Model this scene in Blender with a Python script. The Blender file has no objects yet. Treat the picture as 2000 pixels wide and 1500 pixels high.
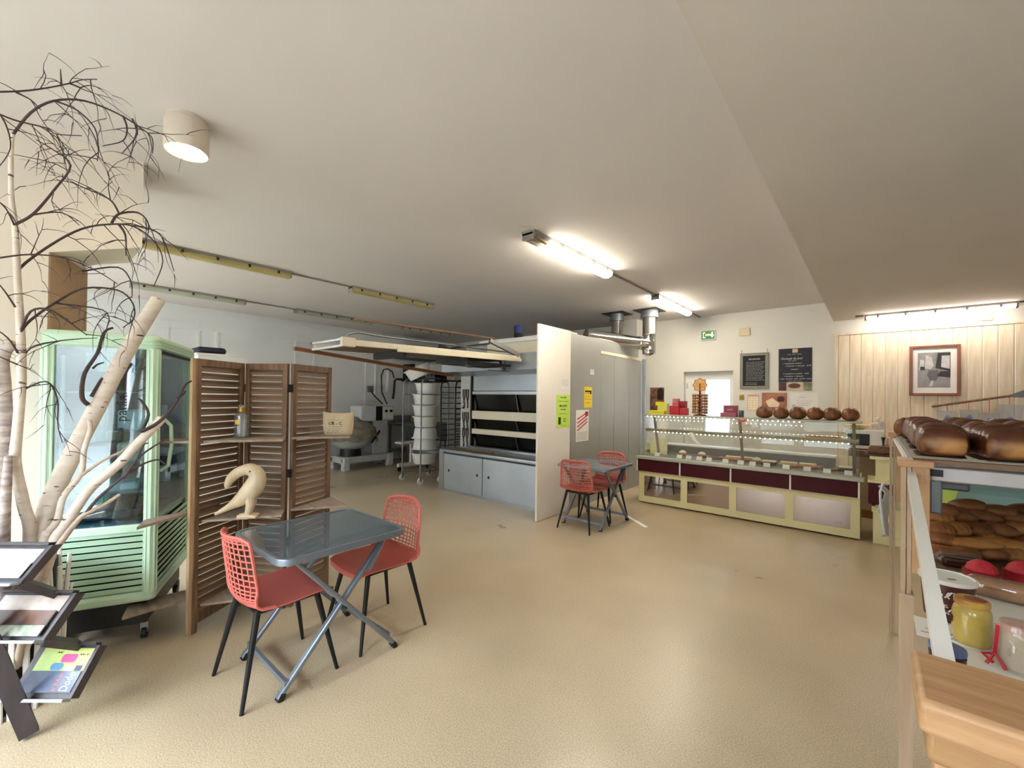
import bpy, math, random
from mathutils import Vector, Matrix
random.seed(7)
R = math.radians
C = bpy.context.scene.collection
# ------------------------------------------------------------------ camera
YAW, PITCH, ROLL = R(40.5), R(.48), R(.74)
F, CX, CY, H = 827.0, 1000.0, 771.0, 1.5
_r = Vector((math.cos(YAW), math.sin(YAW), 0))
FW = Vector((-math.sin(YAW)*math.cos(PITCH), math.cos(YAW)*math.cos(PITCH), math.sin(PITCH)))
_u = _r.cross(FW)
RT = _r*math.cos(ROLL) + _u*math.sin(ROLL)
UP = -_r*math.sin(ROLL) + _u*math.cos(ROLL)
cam = bpy.data.cameras.new('camera'); camo = bpy.data.objects.new('camera', cam); C.objects.link(camo)
mw = Matrix((RT, UP, -FW)).transposed().to_4x4(); mw.translation = (0, 0, H); camo.matrix_world = mw
cam.sensor_width = 36; cam.lens = F/2000*36; cam.shift_y = (CY-750)/2000; cam.clip_start = .05
bpy.context.scene.camera = camo
# ------------------------------------------------------------------ world, exposure
w = bpy.data.worlds.new('world'); bpy.context.scene.world = w; w.use_nodes = True
bg = w.node_tree.nodes['Background']; bg.inputs[0].default_value = (.86, .915, 1.0, 1); bg.inputs[1].default_value = 17.0
vs = bpy.context.scene.view_settings
vs.view_transform = 'Standard'; vs.look = 'None'; vs.gamma = 1; vs.use_curve_mapping = False; vs.exposure = 1.25
# daylight portals in the shop-front windows (openings listed here, the wall is built below)
WINS = [(-8.4, -6.5), (-6.3, -4.4), (-3.35, -1.8), (-1.65, -.45), (.35, 1.15)]  # last opening is unseen, added to brighten the soffit
WZ0, WZ1, WY = .12, 2.6, -2.0
for a, b in WINS:
    ld = bpy.data.lights.new('window_portal', 'AREA'); ld.shape = 'RECTANGLE'; ld.size = b-a; ld.size_y = WZ1-WZ0
    ld.cycles.is_portal = True
    lo = bpy.data.objects.new('window_portal', ld); C.objects.link(lo)
    lo.location = ((a+b)/2, WY-.05, (WZ0+WZ1)/2); lo.rotation_euler = (R(90), 0, 0)
# ------------------------------------------------------------------ pixel helpers (a pixel gives a direction only)
def ray(x, y): return RT*((x-CX)/F) - UP*((y-CY)/F) + FW
def onz(x, y, z=0): d = ray(x, y); return Vector((0, 0, H)) + d*((z-H)/d.z)
def onx(x, y, X): d = ray(x, y); return Vector((0, 0, H)) + d*(X/d.x)
def ony(x, y, Y): d = ray(x, y); return Vector((0, 0, H)) + d*(Y/d.y)
def hgt(x, y, P):
    d = ray(x, y); t = (d.x*P[0]+d.y*P[1])/(d.x**2+d.y**2); return H+d.z*t
# ------------------------------------------------------------------ materials
def lin(c):
    return tuple((v/255/12.92 if v/255 <= .04045 else ((v/255+.055)/1.055)**2.4) for v in c)
def mat(name, rgb, rough=.5, metal=0., var=.06, scale=6., bump=0., bscale=60., rgb2=None, stretch=(1, 1, 1), emis=None, estr=0., alpha=1., rnd=0., coat=0., spec=.5):
    m = bpy.data.materials.new(name); m.use_nodes = True; t = m.node_tree; N = t.nodes; L = t.links
    p = N['Principled BSDF']; c = lin(rgb)
    c2 = lin(rgb2) if rgb2 else tuple(min(1, v*(1+var)) for v in c)
    c1 = c if rgb2 else tuple(v*(1-var) for v in c)
    tc = N.new('ShaderNodeTexCoord'); mp = N.new('ShaderNodeMapping'); mp.inputs['Scale'].default_value = stretch
    nz = N.new('ShaderNodeTexNoise'); nz.inputs['Scale'].default_value = scale; nz.inputs['Detail'].default_value = 4
    L.new(tc.outputs['Object'], mp.inputs[0]); L.new(mp.outputs[0], nz.inputs[0])
    rp = N.new('ShaderNodeValToRGB'); rp.color_ramp.elements[0].position = .33; rp.color_ramp.elements[1].position = .67
    rp.color_ramp.elements[0].color = (*c1, 1); rp.color_ramp.elements[1].color = (*c2, 1)
    L.new(nz.outputs[0], rp.inputs[0]); col = rp.outputs[0]
    if rnd:
        oi = N.new('ShaderNodeObjectInfo'); mr = N.new('ShaderNodeMapRange'); mr.inputs[3].default_value = 1-rnd; mr.inputs[4].default_value = 1+rnd
        L.new(oi.outputs['Random'], mr.inputs[0]); hs = N.new('ShaderNodeHueSaturation'); L.new(mr.outputs[0], hs.inputs['Value']); L.new(col, hs.inputs['Color']); col = hs.outputs[0]
    L.new(col, p.inputs['Base Color'])
    p.inputs['Roughness'].default_value = rough; p.inputs['Metallic'].default_value = metal
    p.inputs['Coat Weight'].default_value = coat; p.inputs['Specular IOR Level'].default_value = spec
    if bump:
        n2 = N.new('ShaderNodeTexNoise'); n2.inputs['Scale'].default_value = bscale; n2.inputs['Detail'].default_value = 3
        L.new(mp.outputs[0], n2.inputs[0]); b = N.new('ShaderNodeBump'); b.inputs['Strength'].default_value = bump; b.inputs['Distance'].default_value = .01
        L.new(n2.outputs[0], b.inputs['Height']); L.new(b.outputs[0], p.inputs['Normal'])
    if emis:
        p.inputs['Emission Color'].default_value = (*lin(emis), 1); p.inputs['Emission Strength'].default_value = estr
    return m
def wood(name, a, b, axis='z', sc=1.0, rough=.5, rnd=.12):
    st = {'x': (1.2, 14, 14), 'y': (14, 1.2, 14), 'z': (14, 14, 1.2)}[axis]
    return mat(name, a, rough, rgb2=b, scale=3.2*sc, stretch=st, bump=.12, bscale=8, rnd=rnd)
def glass(name, tint=(235, 245, 243), refl=.12, rough=.0, mixw=.0, milk=(230, 235, 235)):
    """thin pane: transparent with a Fresnel gloss; mixw adds a milky share"""
    m = bpy.data.materials.new(name); m.use_nodes = True; t = m.node_tree; N = t.nodes; L = t.links
    N.remove(N['Principled BSDF']); out = N['Material Output']
    tr = N.new('ShaderNodeBsdfTransparent'); tr.inputs[0].default_value = (*lin(tint), 1)
    gl = N.new('ShaderNodeBsdfGlossy'); gl.inputs['Roughness'].default_value = rough; gl.inputs[0].default_value = (.95, .97, 1, 1)
    fr = N.new('ShaderNodeFresnel')
    ge = N.new('ShaderNodeNewGeometry'); io = N.new('ShaderNodeMath'); io.operation = 'MULTIPLY_ADD'; io.inputs[1].default_value = -.8333; io.inputs[2].default_value = 1.5
    L.new(ge.outputs['Backfacing'], io.inputs[0]); L.new(io.outputs[0], fr.inputs[0])   # same gloss from both faces of a pane
    ad = N.new('ShaderNodeMath'); ad.operation = 'ADD'; ad.inputs[1].default_value = refl; ad.use_clamp = True
    nz = N.new('ShaderNodeTexNoise'); nz.inputs['Scale'].default_value = 2.0
    mu = N.new('ShaderNodeMath'); mu.operation = 'MULTIPLY_ADD'; mu.inputs[1].default_value = .03; L.new(nz.outputs[0], mu.inputs[0]); L.new(fr.outputs[0], mu.inputs[2])
    L.new(mu.outputs[0], ad.inputs[0])
    mx = N.new('ShaderNodeMixShader'); L.new(ad.outputs[0], mx.inputs[0]); L.new(tr.outputs[0], mx.inputs[1]); L.new(gl.outputs[0], mx.inputs[2])
    res = mx
    if mixw:
        df = N.new('ShaderNodeBsdfDiffuse'); df.inputs[0].default_value = (*lin(milk), 1)
        m2 = N.new('ShaderNodeMixShader'); m2.inputs[0].default_value = mixw; L.new(mx.outputs[0], m2.inputs[1]); L.new(df.outputs[0], m2.inputs[2]); res = m2
    L.new(res.outputs[0], out.inputs[0])
    return m
# ------------------------------------------------------------------ mesh builder
class MB:
    def __init__(s): s.v = []; s.f = []
    def add(s, vs, fs):
        o = len(s.v); s.v += [Vector(p) for p in vs]; s.f += [tuple(i+o for i in q) for q in fs]; return s
    def box(s, x0, x1, y0, y1, z0, z1):
        return s.add([(x, y, z) for z in (z0, z1) for y in (y0, y1) for x in (x0, x1)],
                     [(0, 2, 3, 1), (4, 5, 7, 6), (0, 1, 5, 4), (2, 6, 7, 3), (0, 4, 6, 2), (1, 3, 7, 5)])
    def obox(s, c, ax, ay, az):
        """box with centre c and half-axis vectors"""
        c, ax, ay, az = map(Vector, (c, ax, ay, az))
        return s.add([c+ax*i+ay*j+az*k for k in (-1, 1) for j in (-1, 1) for i in (-1, 1)],
                     [(0, 2, 3, 1), (4, 5, 7, 6), (0, 1, 5, 4), (2, 6, 7, 3), (0, 4, 6, 2), (1, 3, 7, 5)])
    def bar(s, p, q, w, h, up=(0, 0, 1)):
        p, q = Vector(p), Vector(q); d = (q-p)
        side = d.cross(Vector(up))
        if side.length < 1e-6: side = d.cross(Vector((1, 0, 0)))
        side.normalize(); u2 = side.cross(d).normalized()
        return s.obox((p+q)/2, d/2, side*w/2, u2*h/2)
    def tube(s, pts, r, n=8, cap=True, flat=None):
        pts = [Vector(p) for p in pts]; k = len(pts); rs = r if isinstance(r, (list, tuple)) else [r]*k
        o = len(s.v); prev = None
        for i, p in enumerate(pts):
            d = (pts[min(i+1, k-1)]-pts[max(i-1, 0)]).normalized()
            if prev is None:
                a = d.cross(Vector((0, 0, 1)))
                if a.length < .05: a = d.cross(Vector((1, 0, 0)))
            else: a = prev-d*prev.dot(d)
            a.normalize(); b = d.cross(a); prev = a
            fa, fb = flat if flat else (1, 1)
            for j in range(n):
                t = 2*math.pi*j/n; s.v.append(p+(a*math.cos(t)*fa+b*math.sin(t)*fb)*rs[i])
        for i in range(k-1):
            for j in range(n): s.f.append((o+i*n+j, o+i*n+(j+1) % n, o+(i+1)*n+(j+1) % n, o+(i+1)*n+j))
        if cap:
            s.f.append(tuple(o+j for j in range(n))[::-1]); s.f.append(tuple(o+(k-1)*n+j for j in range(n)))
        return s
    def lathe(s, prof, n=20, c=(0, 0, 0), sx=1, sy=1):
        c = Vector(c); o = len(s.v); k = len(prof)
        for r, z in prof:
            for j in range(n):
                t = 2*math.pi*j/n; s.v.append(c+Vector((r*math.cos(t)*sx, r*math.sin(t)*sy, z)))
        for i in range(k-1):
            for j in range(n): s.f.append((o+i*n+j, o+i*n+(j+1) % n, o+(i+1)*n+(j+1) % n, o+(i+1)*n+j))
        s.f.append(tuple(o+j for j in range(n))[::-1]); s.f.append(tuple(o+(k-1)*n+j for j in range(n)))
        return s
    def extr(s, poly, off):
        """polygon of 3D points extruded by a vector"""
        off = Vector(off); n = len(poly); o = len(s.v)
        s.v += [Vector(p) for p in poly]+[Vector(p)+off for p in poly]
        s.f.append(tuple(o+i for i in range(n))[::-1]); s.f.append(tuple(o+n+i for i in range(n)))
        for i in range(n): s.f.append((o+i, o+(i+1) % n, o+n+(i+1) % n, o+n+i))
        return s
    def grid(s, P, thick=0., closeu=False):
        """P[i][j] points -> surface; thick gives it a back"""
        a, b = len(P), len(P[0]); o = len(s.v)
        for row in P: s.v += [Vector(p) for p in row]
        for i in range(a-1):
            for j in range(b-1): s.f.append((o+i*b+j, o+i*b+j+1, o+(i+1)*b+j+1, o+(i+1)*b+j))
        if thick:
            nn = [[None]*b for _ in range(a)]
            for i in range(a):
                for j in range(b):
                    du = Vector(P[min(i+1, a-1)][j])-Vector(P[max(i-1, 0)][j]); dv = Vector(P[i][min(j+1, b-1)])-Vector(P[i][max(j-1, 0)])
                    nn[i][j] = Vector(P[i][j])+du.cross(dv).normalized()*thick
            o2 = len(s.v)
            for row in nn: s.v += row
            for i in range(a-1):
                for j in range(b-1): s.f.append((o2+i*b+j, o2+(i+1)*b+j, o2+(i+1)*b+j+1, o2+i*b+j+1))
            bd = [(0, j) for j in range(b)]+[(i, b-1) for i in range(1, a)]+[(a-1, j) for j in range(b-2, -1, -1)]+[(i, 0) for i in range(a-2, 0, -1)]
            for q in range(len(bd)):
                i, j = bd[q]; i2, j2 = bd[(q+1) % len(bd)]
                s.f.append((o+i*b+j, o2+i*b+j, o2+i2*b+j2, o+i2*b+j2))
        return s
    def xf(s, M):
        s.v = [M @ p for p in s.v]; return s
    def mesh(s, name, off=None, smooth=.6):
        me = bpy.data.meshes.new(name); o = off or Vector((0, 0, 0))
        me.from_pydata([tuple(p-o) for p in s.v], [], s.f); me.update()
        if smooth: me.shade_smooth(); me.set_sharp_from_angle(angle=smooth)
        return me
class T:
    """a thing: Empty at its base; parts are given in world coordinates (local=False) or in the thing's own frame"""
    def __init__(s, name, label, cat, loc=(0, 0, 0), rotz=0., group=None, local=False):
        o = bpy.data.objects.new(name, None); C.objects.link(o); o.empty_display_size = .05
        o.location = loc; o.rotation_euler = (0, 0, rotz); s.o = o; s.local = local
        s.M = Matrix.Translation(Vector(loc)) @ Matrix.Rotation(rotz, 4, 'Z'); s.Mi = s.M.inverted()
        o['label'] = label; o['category'] = cat
        if group: o['group'] = group
    def part(s, name, mb, m, parent=None, label=None, bevel=0., smooth=.6, kind=None):
        if not s.local: mb.xf(s.Mi)
        me = mb.mesh(name, smooth=smooth); me.materials.append(m)
        ob = bpy.data.objects.new(name, me); C.objects.link(ob); ob.parent = parent or s.o
        if label: ob['label'] = label
        if kind: ob['kind'] = kind
        if bevel: bev(ob, bevel)
        return ob
    def piece(s, name, me, M, parent=None):
        """shares mesh data; M is in the thing's frame (or world when not local)"""
        ob = bpy.data.objects.new(name, me); C.objects.link(ob); ob.parent = parent or s.o
        ob.matrix_local = M if s.local else s.Mi @ M
        return ob
def bev(ob, wd, seg=2):
    b = ob.modifiers.new('bevel', 'BEVEL'); b.width = wd; b.segments = seg; b.limit_method = 'ANGLE'; b.angle_limit = .7
def solo(name, mb, m, label, cat, group=None, bevel=0., smooth=.6, base=None, kind=None):
    """a thing that is one mesh; its origin sits at the base of the shape"""
    xs = [p.x for p in mb.v]; ys = [p.y for p in mb.v]; zs = [p.z for p in mb.v]
    o = Vector(base) if base else Vector(((min(xs)+max(xs))/2, (min(ys)+max(ys))/2, min(zs)))
    me = mb.mesh(name, o, smooth); me.materials.append(m)
    ob = bpy.data.objects.new(name, me); C.objects.link(ob); ob.location = o
    ob['label'] = label; ob['category'] = cat
    if group: ob['group'] = group
    if kind: ob['kind'] = kind
    if bevel: bev(ob, bevel)
    return ob
def struct(name, mb, m, parent=None, bevel=0., label=None):
    me = mb.mesh(name); me.materials.append(m); ob = bpy.data.objects.new(name, me); C.objects.link(ob)
    if parent: ob.parent = parent
    else: ob['kind'] = 'structure'
    if label: ob['label'] = label
    if bevel: bev(ob, bevel)
    return ob
def child(name, mb, m, parent, bevel=0., label=None):
    """part of a solo() object: mb in world coordinates"""
    me = mb.mesh(name, Vector(parent.location)); me.materials.append(m); ob = bpy.data.objects.new(name, me); C.objects.link(ob); ob.parent = parent
    if bevel: bev(ob, bevel)
    if label: ob['label'] = label
    return ob
def copytree(o, parent=None):
    c = o.copy(); C.objects.link(c); c.parent = parent
    for ch in list(o.children):
        k = copytree(ch, c); k.matrix_parent_inverse = ch.matrix_parent_inverse.copy()
    return c
class Fr:
    """flat frame on a surface: origin, right, up; normal looks at the viewer"""
    def __init__(s, o, rx, up=(0, 0, 1)):
        s.o = Vector(o); s.x = Vector(rx).normalized(); s.y = Vector(up).normalized(); s.n = s.x.cross(s.y)
    def p(s, u, v, d=0.): return s.o+s.x*u+s.y*v+s.n*d
    def plate(s, mb, u0, u1, v0, v1, d0, d1):
        return mb.extr([s.p(u0, v0, d0), s.p(u1, v0, d0), s.p(u1, v1, d0), s.p(u0, v1, d0)], s.n*(d1-d0))
    def poly(s, mb, pts, d0, d1): return mb.extr([s.p(a, b, d0) for a, b in pts], s.n*(d1-d0))
    def M(s): return Matrix(((s.x.x, s.y.x, s.n.x, s.o.x), (s.x.y, s.y.y, s.n.y, s.o.y), (s.x.z, s.y.z, s.n.z, s.o.z), (0, 0, 0, 1)))
def text_mb(txt, size, fr, u, v, d=.001, align='CENTER', squeeze=1.0, shear=0., thick=.0006):
    cu = bpy.data.curves.new('txt', 'FONT'); cu.body = txt; cu.size = size; cu.align_x = align; cu.align_y = 'CENTER'; cu.extrude = thick; cu.resolution_u = 2; cu.shear = shear
    ob = bpy.data.objects.new('txt', cu); C.objects.link(ob)
    dg = bpy.context.evaluated_depsgraph_get(); me = bpy.data.meshes.new_from_object(ob.evaluated_get(dg))
    mb = MB(); mb.v = [fr.p(u+p.co.x*squeeze, v+p.co.y, d+p.co.z) for p in me.vertices]; mb.f = [tuple(q.vertices) for q in me.polygons]
    bpy.data.objects.remove(ob); bpy.data.curves.remove(cu); bpy.data.meshes.remove(me)
    return mb
def scrib(mb, fr, u0, u1, v, h, d=.001, seed=0):
    """a line of handwriting too small to read: a thin wavy ribbon broken into words"""
    rg = random.Random(seed); u = u0
    while u < u1-h*.5:
        wl = min(u1-u, h*rg.uniform(1.5, 4)); n = max(3, int(wl/(h*.35))); pts = []
        for i in range(n+1): pts.append((u+wl*i/n, v+(h*.5 if i % 2 else -h*.15)*rg.uniform(.5, 1)))
        for (a, b), (c, e) in zip(pts, pts[1:]):
            mb.extr([fr.p(a, b-h*.13, d), fr.p(c, e-h*.13, d), fr.p(c, e+h*.13, d), fr.p(a, b+h*.13, d)], fr.n*.0006)
        u += wl+h*.6
def rrect(x0, x1, y0, y1, r, n=5):
    out = []
    for cx, cy, a in ((x1-r, y1-r, 0), (x0+r, y1-r, 90), (x0+r, y0+r, 180), (x1-r, y0+r, 270)):
        for i in range(n+1):
            t = R(a+90*i/n); out.append((cx+r*math.cos(t), cy+r*math.sin(t)))
    return out
# ------------------------------------------------------------------ shared materials
WHITE = mat('white_paint', (222, 220, 214), .75, var=.03, scale=1.5, bump=.05, bscale=120)
CEIL = mat('ceiling_paint', (214, 209, 207), .85, var=.02, scale=1.2, bump=.04, bscale=150)
COOLW = mat('cool_white_paint', (230, 234, 236), .75, var=.03, scale=1.5, bump=.05, bscale=120)
CREAMW = mat('cream_wall_paint', (230, 222, 210), .8, var=.03, scale=2)
BROWNW = mat('brown_wall_paint', (178, 148, 120), .8, var=.04, scale=3)
STEEL = mat('stainless_steel', (168, 172, 174), .34, 1., var=.08, scale=3, stretch=(1, 1, 8))
STEELD = mat('brushed_grey_steel', (150, 150, 148), .42, .7, var=.06, scale=2)
CHROME = mat('polished_steel', (205, 205, 202), .12, 1., var=.03)
GREYM = mat('grey_coated_metal', (120, 128, 136), .4, .5, var=.05)
DARK = mat('black_plastic', (24, 24, 26), .45, var=.15)
BLACKLEG = mat('black_leg_coating', (20, 21, 25), .42, .3, var=.1)
IRON = mat('dark_iron', (52, 50, 50), .5, .6, var=.1)
WPLAST = mat('white_plastic', (232, 232, 228), .4, var=.03)
PAPER = mat('white_paper', (236, 234, 230), .8, var=.03)
INK = mat('black_ink', (30, 28, 30), .8)
CHALK = mat('chalk_white', (214, 216, 218), .9)
# ================================================================== ROOM
def floor_mat():
    m = mat('speckled_resin_floor', (162, 143, 114), .30, rgb2=(206, 190, 162), scale=170, bump=.012, bscale=90, spec=.5)
    t = m.node_tree; N = t.nodes; L = t.links; p = N['Principled BSDF']
    big = N.new('ShaderNodeTexNoise'); big.inputs['Scale'].default_value = 1.1; big.inputs['Detail'].default_value = 5
    tc = N.new('ShaderNodeTexCoord'); L.new(tc.outputs['Object'], big.inputs[0])
    mr = N.new('ShaderNodeMapRange'); mr.inputs[1].default_value = .3; mr.inputs[2].default_value = .7; mr.inputs[3].default_value = .86; mr.inputs[4].default_value = 1.1
    L.new(big.outputs[0], mr.inputs[0]); hs = N.new('ShaderNodeHueSaturation'); L.new(mr.outputs[0], hs.inputs['Value'])
    src = p.inputs['Base Color'].links[0].from_socket; L.new(src, hs.inputs['Color']); L.new(hs.outputs[0], p.inputs['Base Color'])
    rr = N.new('ShaderNodeMapRange'); rr.inputs[3].default_value = .2; rr.inputs[4].default_value = .42; L.new(big.outputs[0], rr.inputs[0]); L.new(rr.outputs[0], p.inputs['Roughness'])
    return m
XL, XR, YB, YF, ZC, ZS = -8.85, 2.7, 7.9, -2.0, 3.0, 2.71
struct('floor', MB().box(XL-.3, XR+.3, YF-.3, YB+.4, -.12, 0), floor_mat())
struct('ceiling', MB().box(XL-.3, XR+.3, YF-.3, YB+.4, ZC, ZC+.15), CEIL)
struct('ceiling', MB().box(-.46, XR, YF, YB, ZS, ZC), mat('soffit_shade_tone', (208, 202, 196), .85, var=.02, scale=1.2, bump=.04, bscale=150))  # darker copy of the ceiling paint: soffit shade put into the colour
# back wall with door opening
DX0, DX1, DZ = -2.63, -1.815, 2.02
wb = struct('wall_back', MB().box(XL, DX0, YB, YB+.2, 0, ZC).box(DX1, XR, YB, YB+.2, 0, ZC).box(DX0, DX1, YB, YB+.2, DZ, ZC), WHITE)
wl = struct('wall_left', MB().box(XL-.2, XL, YF-.2, YB+.2, 0, ZC), COOLW)
struct('wall_right', MB().box(XR, XR+.2, YF-.2, YB+.2, 0, ZC), WHITE)
mb = MB(); xs = [XL]+[v for ab in WINS for v in ab]+[XR]
for i in range(0, len(xs), 2): mb.box(xs[i], xs[i+1], YF-.2, YF, 0, ZC)
for a, b in WINS: mb.box(a, b, YF-.2, YF, 0, WZ0).box(a, b, YF-.2, YF, WZ1, ZC)
struct('wall_front', mb, WHITE)
struct('ground_outside', MB().box(-30, 25, -30, YF-.2, -.2, -.08), mat('pavement', (112, 110, 106), .9, var=.1, scale=2))
ws_ = struct('wall_street', MB().box(-24, 20, -10.5, -10, -.1, 5.2), mat('street_render', (96, 92, 88), .9, rgb2=(122, 118, 112), scale=.4))
for k_ in range(12):
    for z_ in (.9, 3.2): struct('pane', MB().box(-21+k_*3.2, -19.6+k_*3.2, -9.99, -9.95, z_, z_+1.4), mat('street_window', (50, 58, 70), .1) if k_ == 0 and z_ < 1 else bpy.data.materials['street_window'], ws_)
GLASS = glass('clear_glass', (246, 249, 249), .0)
ALU = mat('window_aluminium', (190, 192, 194), .4, .6)
for i, (a, b) in enumerate(WINS):
    fm = MB().box(a, a+.05, YF-.12, YF-.06, WZ0, WZ1).box(b-.05, b, YF-.12, YF-.06, WZ0, WZ1).box(a+.05, b-.05, YF-.12, YF-.06, WZ0, WZ0+.05).box(a+.05, b-.05, YF-.12, YF-.06, WZ1-.05, WZ1)
    wo = struct('window_%d' % (i+1), fm, ALU)
    struct('pane', MB().box(a+.05, b-.05, YF-.095, YF-.085, WZ0+.05, WZ1-.05), GLASS, wo)
# partition wall on the left with its splayed brown end and the bulkhead above
XP = -3.6
struct('wall_partition', MB().extr([(XP, YF, 0), (XP, .11, 0), (-4.105, .30, 0), (-4.105, YF, 0)], (0, 0, ZC)), CREAMW)
struct('trim_1', MB().extr([(XP-.004, .113, 0), (-4.101, .302, 0), (-4.101, .306, 0), (XP-.004, .117, 0)], (0, 0, 2.33)), BROWNW)
struct('wall_bulkhead', MB().extr([(XP, .11, 2.304), (XP, .515, 2.444), (XP, .515, ZC), (XP, .11, ZC)], (-.505, 0, 0)), CREAMW)
# left wall cladding rails
struct('rail', MB().box(XL, XL+.02, .1, 7.6, 2.60, 2.71), COOLW, wl)
for y in (1.60, 2.02, 2.30, 3.64, 4.02, 5.2, 5.55, 6.4):
    struct('batten', MB().box(XL, XL+.014, y-.022, y+.022, 0, 2.60), COOLW, wl)
# plank cladding on the back wall
PLANK = wood('whitewashed_pine', (224, 206, 180), (238, 228, 210), 'z', .8, .6, .05)
x = -.40; i = 0; pm = None
while x < XR-.12:
    if pm is None: pm = MB().box(0, .128, -.018, 0, 0, 2.49).mesh('plank'); pm.materials.append(PLANK)
    ob = bpy.data.objects.new('plank', pm); C.objects.link(ob); ob.parent = wb; ob.location = (x, YB, 0); bev(ob, .006, 1)
    x += .131
struct('trim_2', MB().box(-.445, -.40, YB-.03, YB, 0, 2.52).box(-.40, XR, YB-.03, YB, 2.49, 2.52), PLANK)
struct('baseboard_back', MB().box(-1.8, XR, YB-.035, YB-.018, 0, .1), mat('brown_baseboard', (120, 84, 48), .5))
# door in the back wall
d1 = struct('door_1', MB().box(DX0, DX0+.34, YB+.1, YB+.15, 0, DZ).box(DX1-.07, DX1, YB+.1, YB+.15, 0, DZ).box(DX0+.34, DX1-.07, YB+.1, YB+.15, 1.88, DZ).box(DX0+.34, DX1-.07, YB+.1, YB+.15, 0, .9), WPLAST)
FROST = bpy.data.materials.new('frosted_glass'); FROST.use_nodes = True
_n = FROST.node_tree.nodes; _n.remove(_n['Principled BSDF']); _t = _n.new('ShaderNodeBsdfTranslucent'); _nz = _n.new('ShaderNodeTexNoise'); _rp = _n.new('ShaderNodeValToRGB')
_rp.color_ramp.elements[0].color = (.20, .21, .215, 1); _rp.color_ramp.elements[1].color = (.23, .24, .245, 1)
FROST.node_tree.links.new(_nz.outputs[0], _rp.inputs[0]); FROST.node_tree.links.new(_rp.outputs[0], _t.inputs[0]); FROST.node_tree.links.new(_t.outputs[0], _n['Material Output'].inputs[0])
struct('pane', MB().box(DX0+.34, DX1-.07, YB+.12, YB+.13, .9, 1.88), FROST, d1)
struct('hinge', MB().tube([(DX0+.03, YB+.09, 1.72), (DX0+.03, YB+.09, 1.82)], .012), ALU, d1)

# ================================================================== CEILING LIGHTS
LITDIFF = mat('lit_tube_diffuser', (255, 250, 235), .4, emis=(255, 244, 222), estr=26)
LITDIFF2 = mat('lit_tube_white', (255, 250, 250), .4, emis=(255, 240, 224), estr=14)
OFFDIFF = mat('yellowed_diffuser', (176, 164, 112), .3, var=.1, scale=3, spec=.5)
OFFDIFF2 = mat('greyish_diffuser', (172, 176, 160), .3, var=.08, scale=3)
HOUS = mat('grey_lamp_housing', (142, 136, 130), .5)
LAMPTUBE = mat('unlit_tube_glass', (205, 200, 190), .3)
def fixture(label, a, b, zc, lit, diff, wd=.13, ht=.085, hous=HOUS, cat='ceiling light', bare=0.):
    a, b = Vector(a), Vector(b); a.z = b.z = zc; d = (b-a).normalized(); sd = Vector((-d.y, d.x, 0)); up = Vector((0, 0, 1))
    t = T('fluorescent_ceiling_light', label, cat, ((a.x+b.x)/2, (a.y+b.y)/2, zc-ht), 0, 'fluorescent ceiling lights')
    t.part('housing', MB().extr([a+sd*wd/2, a-sd*wd/2, a-sd*wd/2*.8-up*.035, a+sd*wd/2*.8-up*.035], b-a), hous)
    pr = []
    for i in range(9):
        q = math.pi*i/8; pr.append(a+d*.02+sd*(wd/2*.92*math.cos(q))-up*(.032+(ht-.032)*math.sin(q)**.7))
    if bare:
        t.part('clear_cover', MB().extr(pr, d*(bare-.02)), glass('clear_lamp_cover', (205, 200, 190), .06, mixw=.2, milk=(150, 140, 125)))
        for s_ in (-1, 1): t.part('tube_end', MB().tube([a+d*.03+sd*s_*.03-up*.055, a+d*(bare+.03)+sd*s_*.03-up*.055], .014, 8), LAMPTUBE)
        pr = [p+d*bare for p in pr]
    t.part('diffuser', MB().extr(pr, b-a-d*(.04+bare)), diff)
    for e, s_ in ((a, 1), (b, -1)): t.part('end_cap', MB().obox(e+d*s_*.012-up*.045, d*.012, sd*wd*.44, up*.033), hous, bevel=.006)
    L_ = (b-a).length
    for i in range(5):
        c = a+d*L_*(i+.5)/5
        for s_ in (-1, 1): t.part('clip', MB().obox(c+sd*s_*wd*.46-up*.04, d*.012, sd*.005, up*.016), HOUS if lit else DARK)
    return t
def px(xa, ya, xb, yb, z): return onz(xa, ya, z), onz(xb, yb, z)
X3 = -2.36
fx1 = fixture('lit fluorescent fitting with bare dark near end above the white partition', (X3, 2.95, 0), (X3, 4.46, 0), ZC, True, LITDIFF, .15, .09, bare=.24)
fixture('lit fluorescent fitting above the flue pipes and glass display case', (X3, 5.85, 0), (X3, 7.28, 0), ZC, True, LITDIFF)
fixture('long unlit yellowed fluorescent fitting running out of the bulkhead corner', (-5.42, .62, 0), (-5.42, 2.15, 0), ZC, False, OFFDIFF)
fixture('unlit yellowed fluorescent fitting above the raised oven loader', (-5.42, 2.93, 0), (-5.42, 4.33, 0), ZC, False, OFFDIFF)
fixture('unlit greyish fluorescent fitting behind the top of the sawn birch trunk', (-7.6, .97, 0), (-7.6, 2.34, 0), ZC, False, OFFDIFF2)
fixture('unlit greyish fluorescent fitting beside the left wall, middle of its row', (-7.6, 3.1, 0), (-7.6, 4.55, 0), ZC, False, OFFDIFF2)
fixture('unlit greyish fluorescent fitting half hidden behind the loader rod', (-7.6, 5.3, 0), (-7.6, 6.7, 0), ZC, False, OFFDIFF2)
fixture('lit white tube light below the lowered ceiling by the plank wall', (-.10, 7.58, 0), (1.28, 7.58, 0), ZS, True, LITDIFF2, .075, .075)
CABLE = mat('grey_conduit', (138, 132, 126), .6)
def conduit(label, a, b): solo('ceiling_conduit', MB().tube([a, b], .011, 6), CABLE, label, 'conduit')
conduit('grey conduit joining the two lit fluorescent fittings', (X3, 4.47, ZC-.012), (X3, 5.84, ZC-.012))
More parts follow.
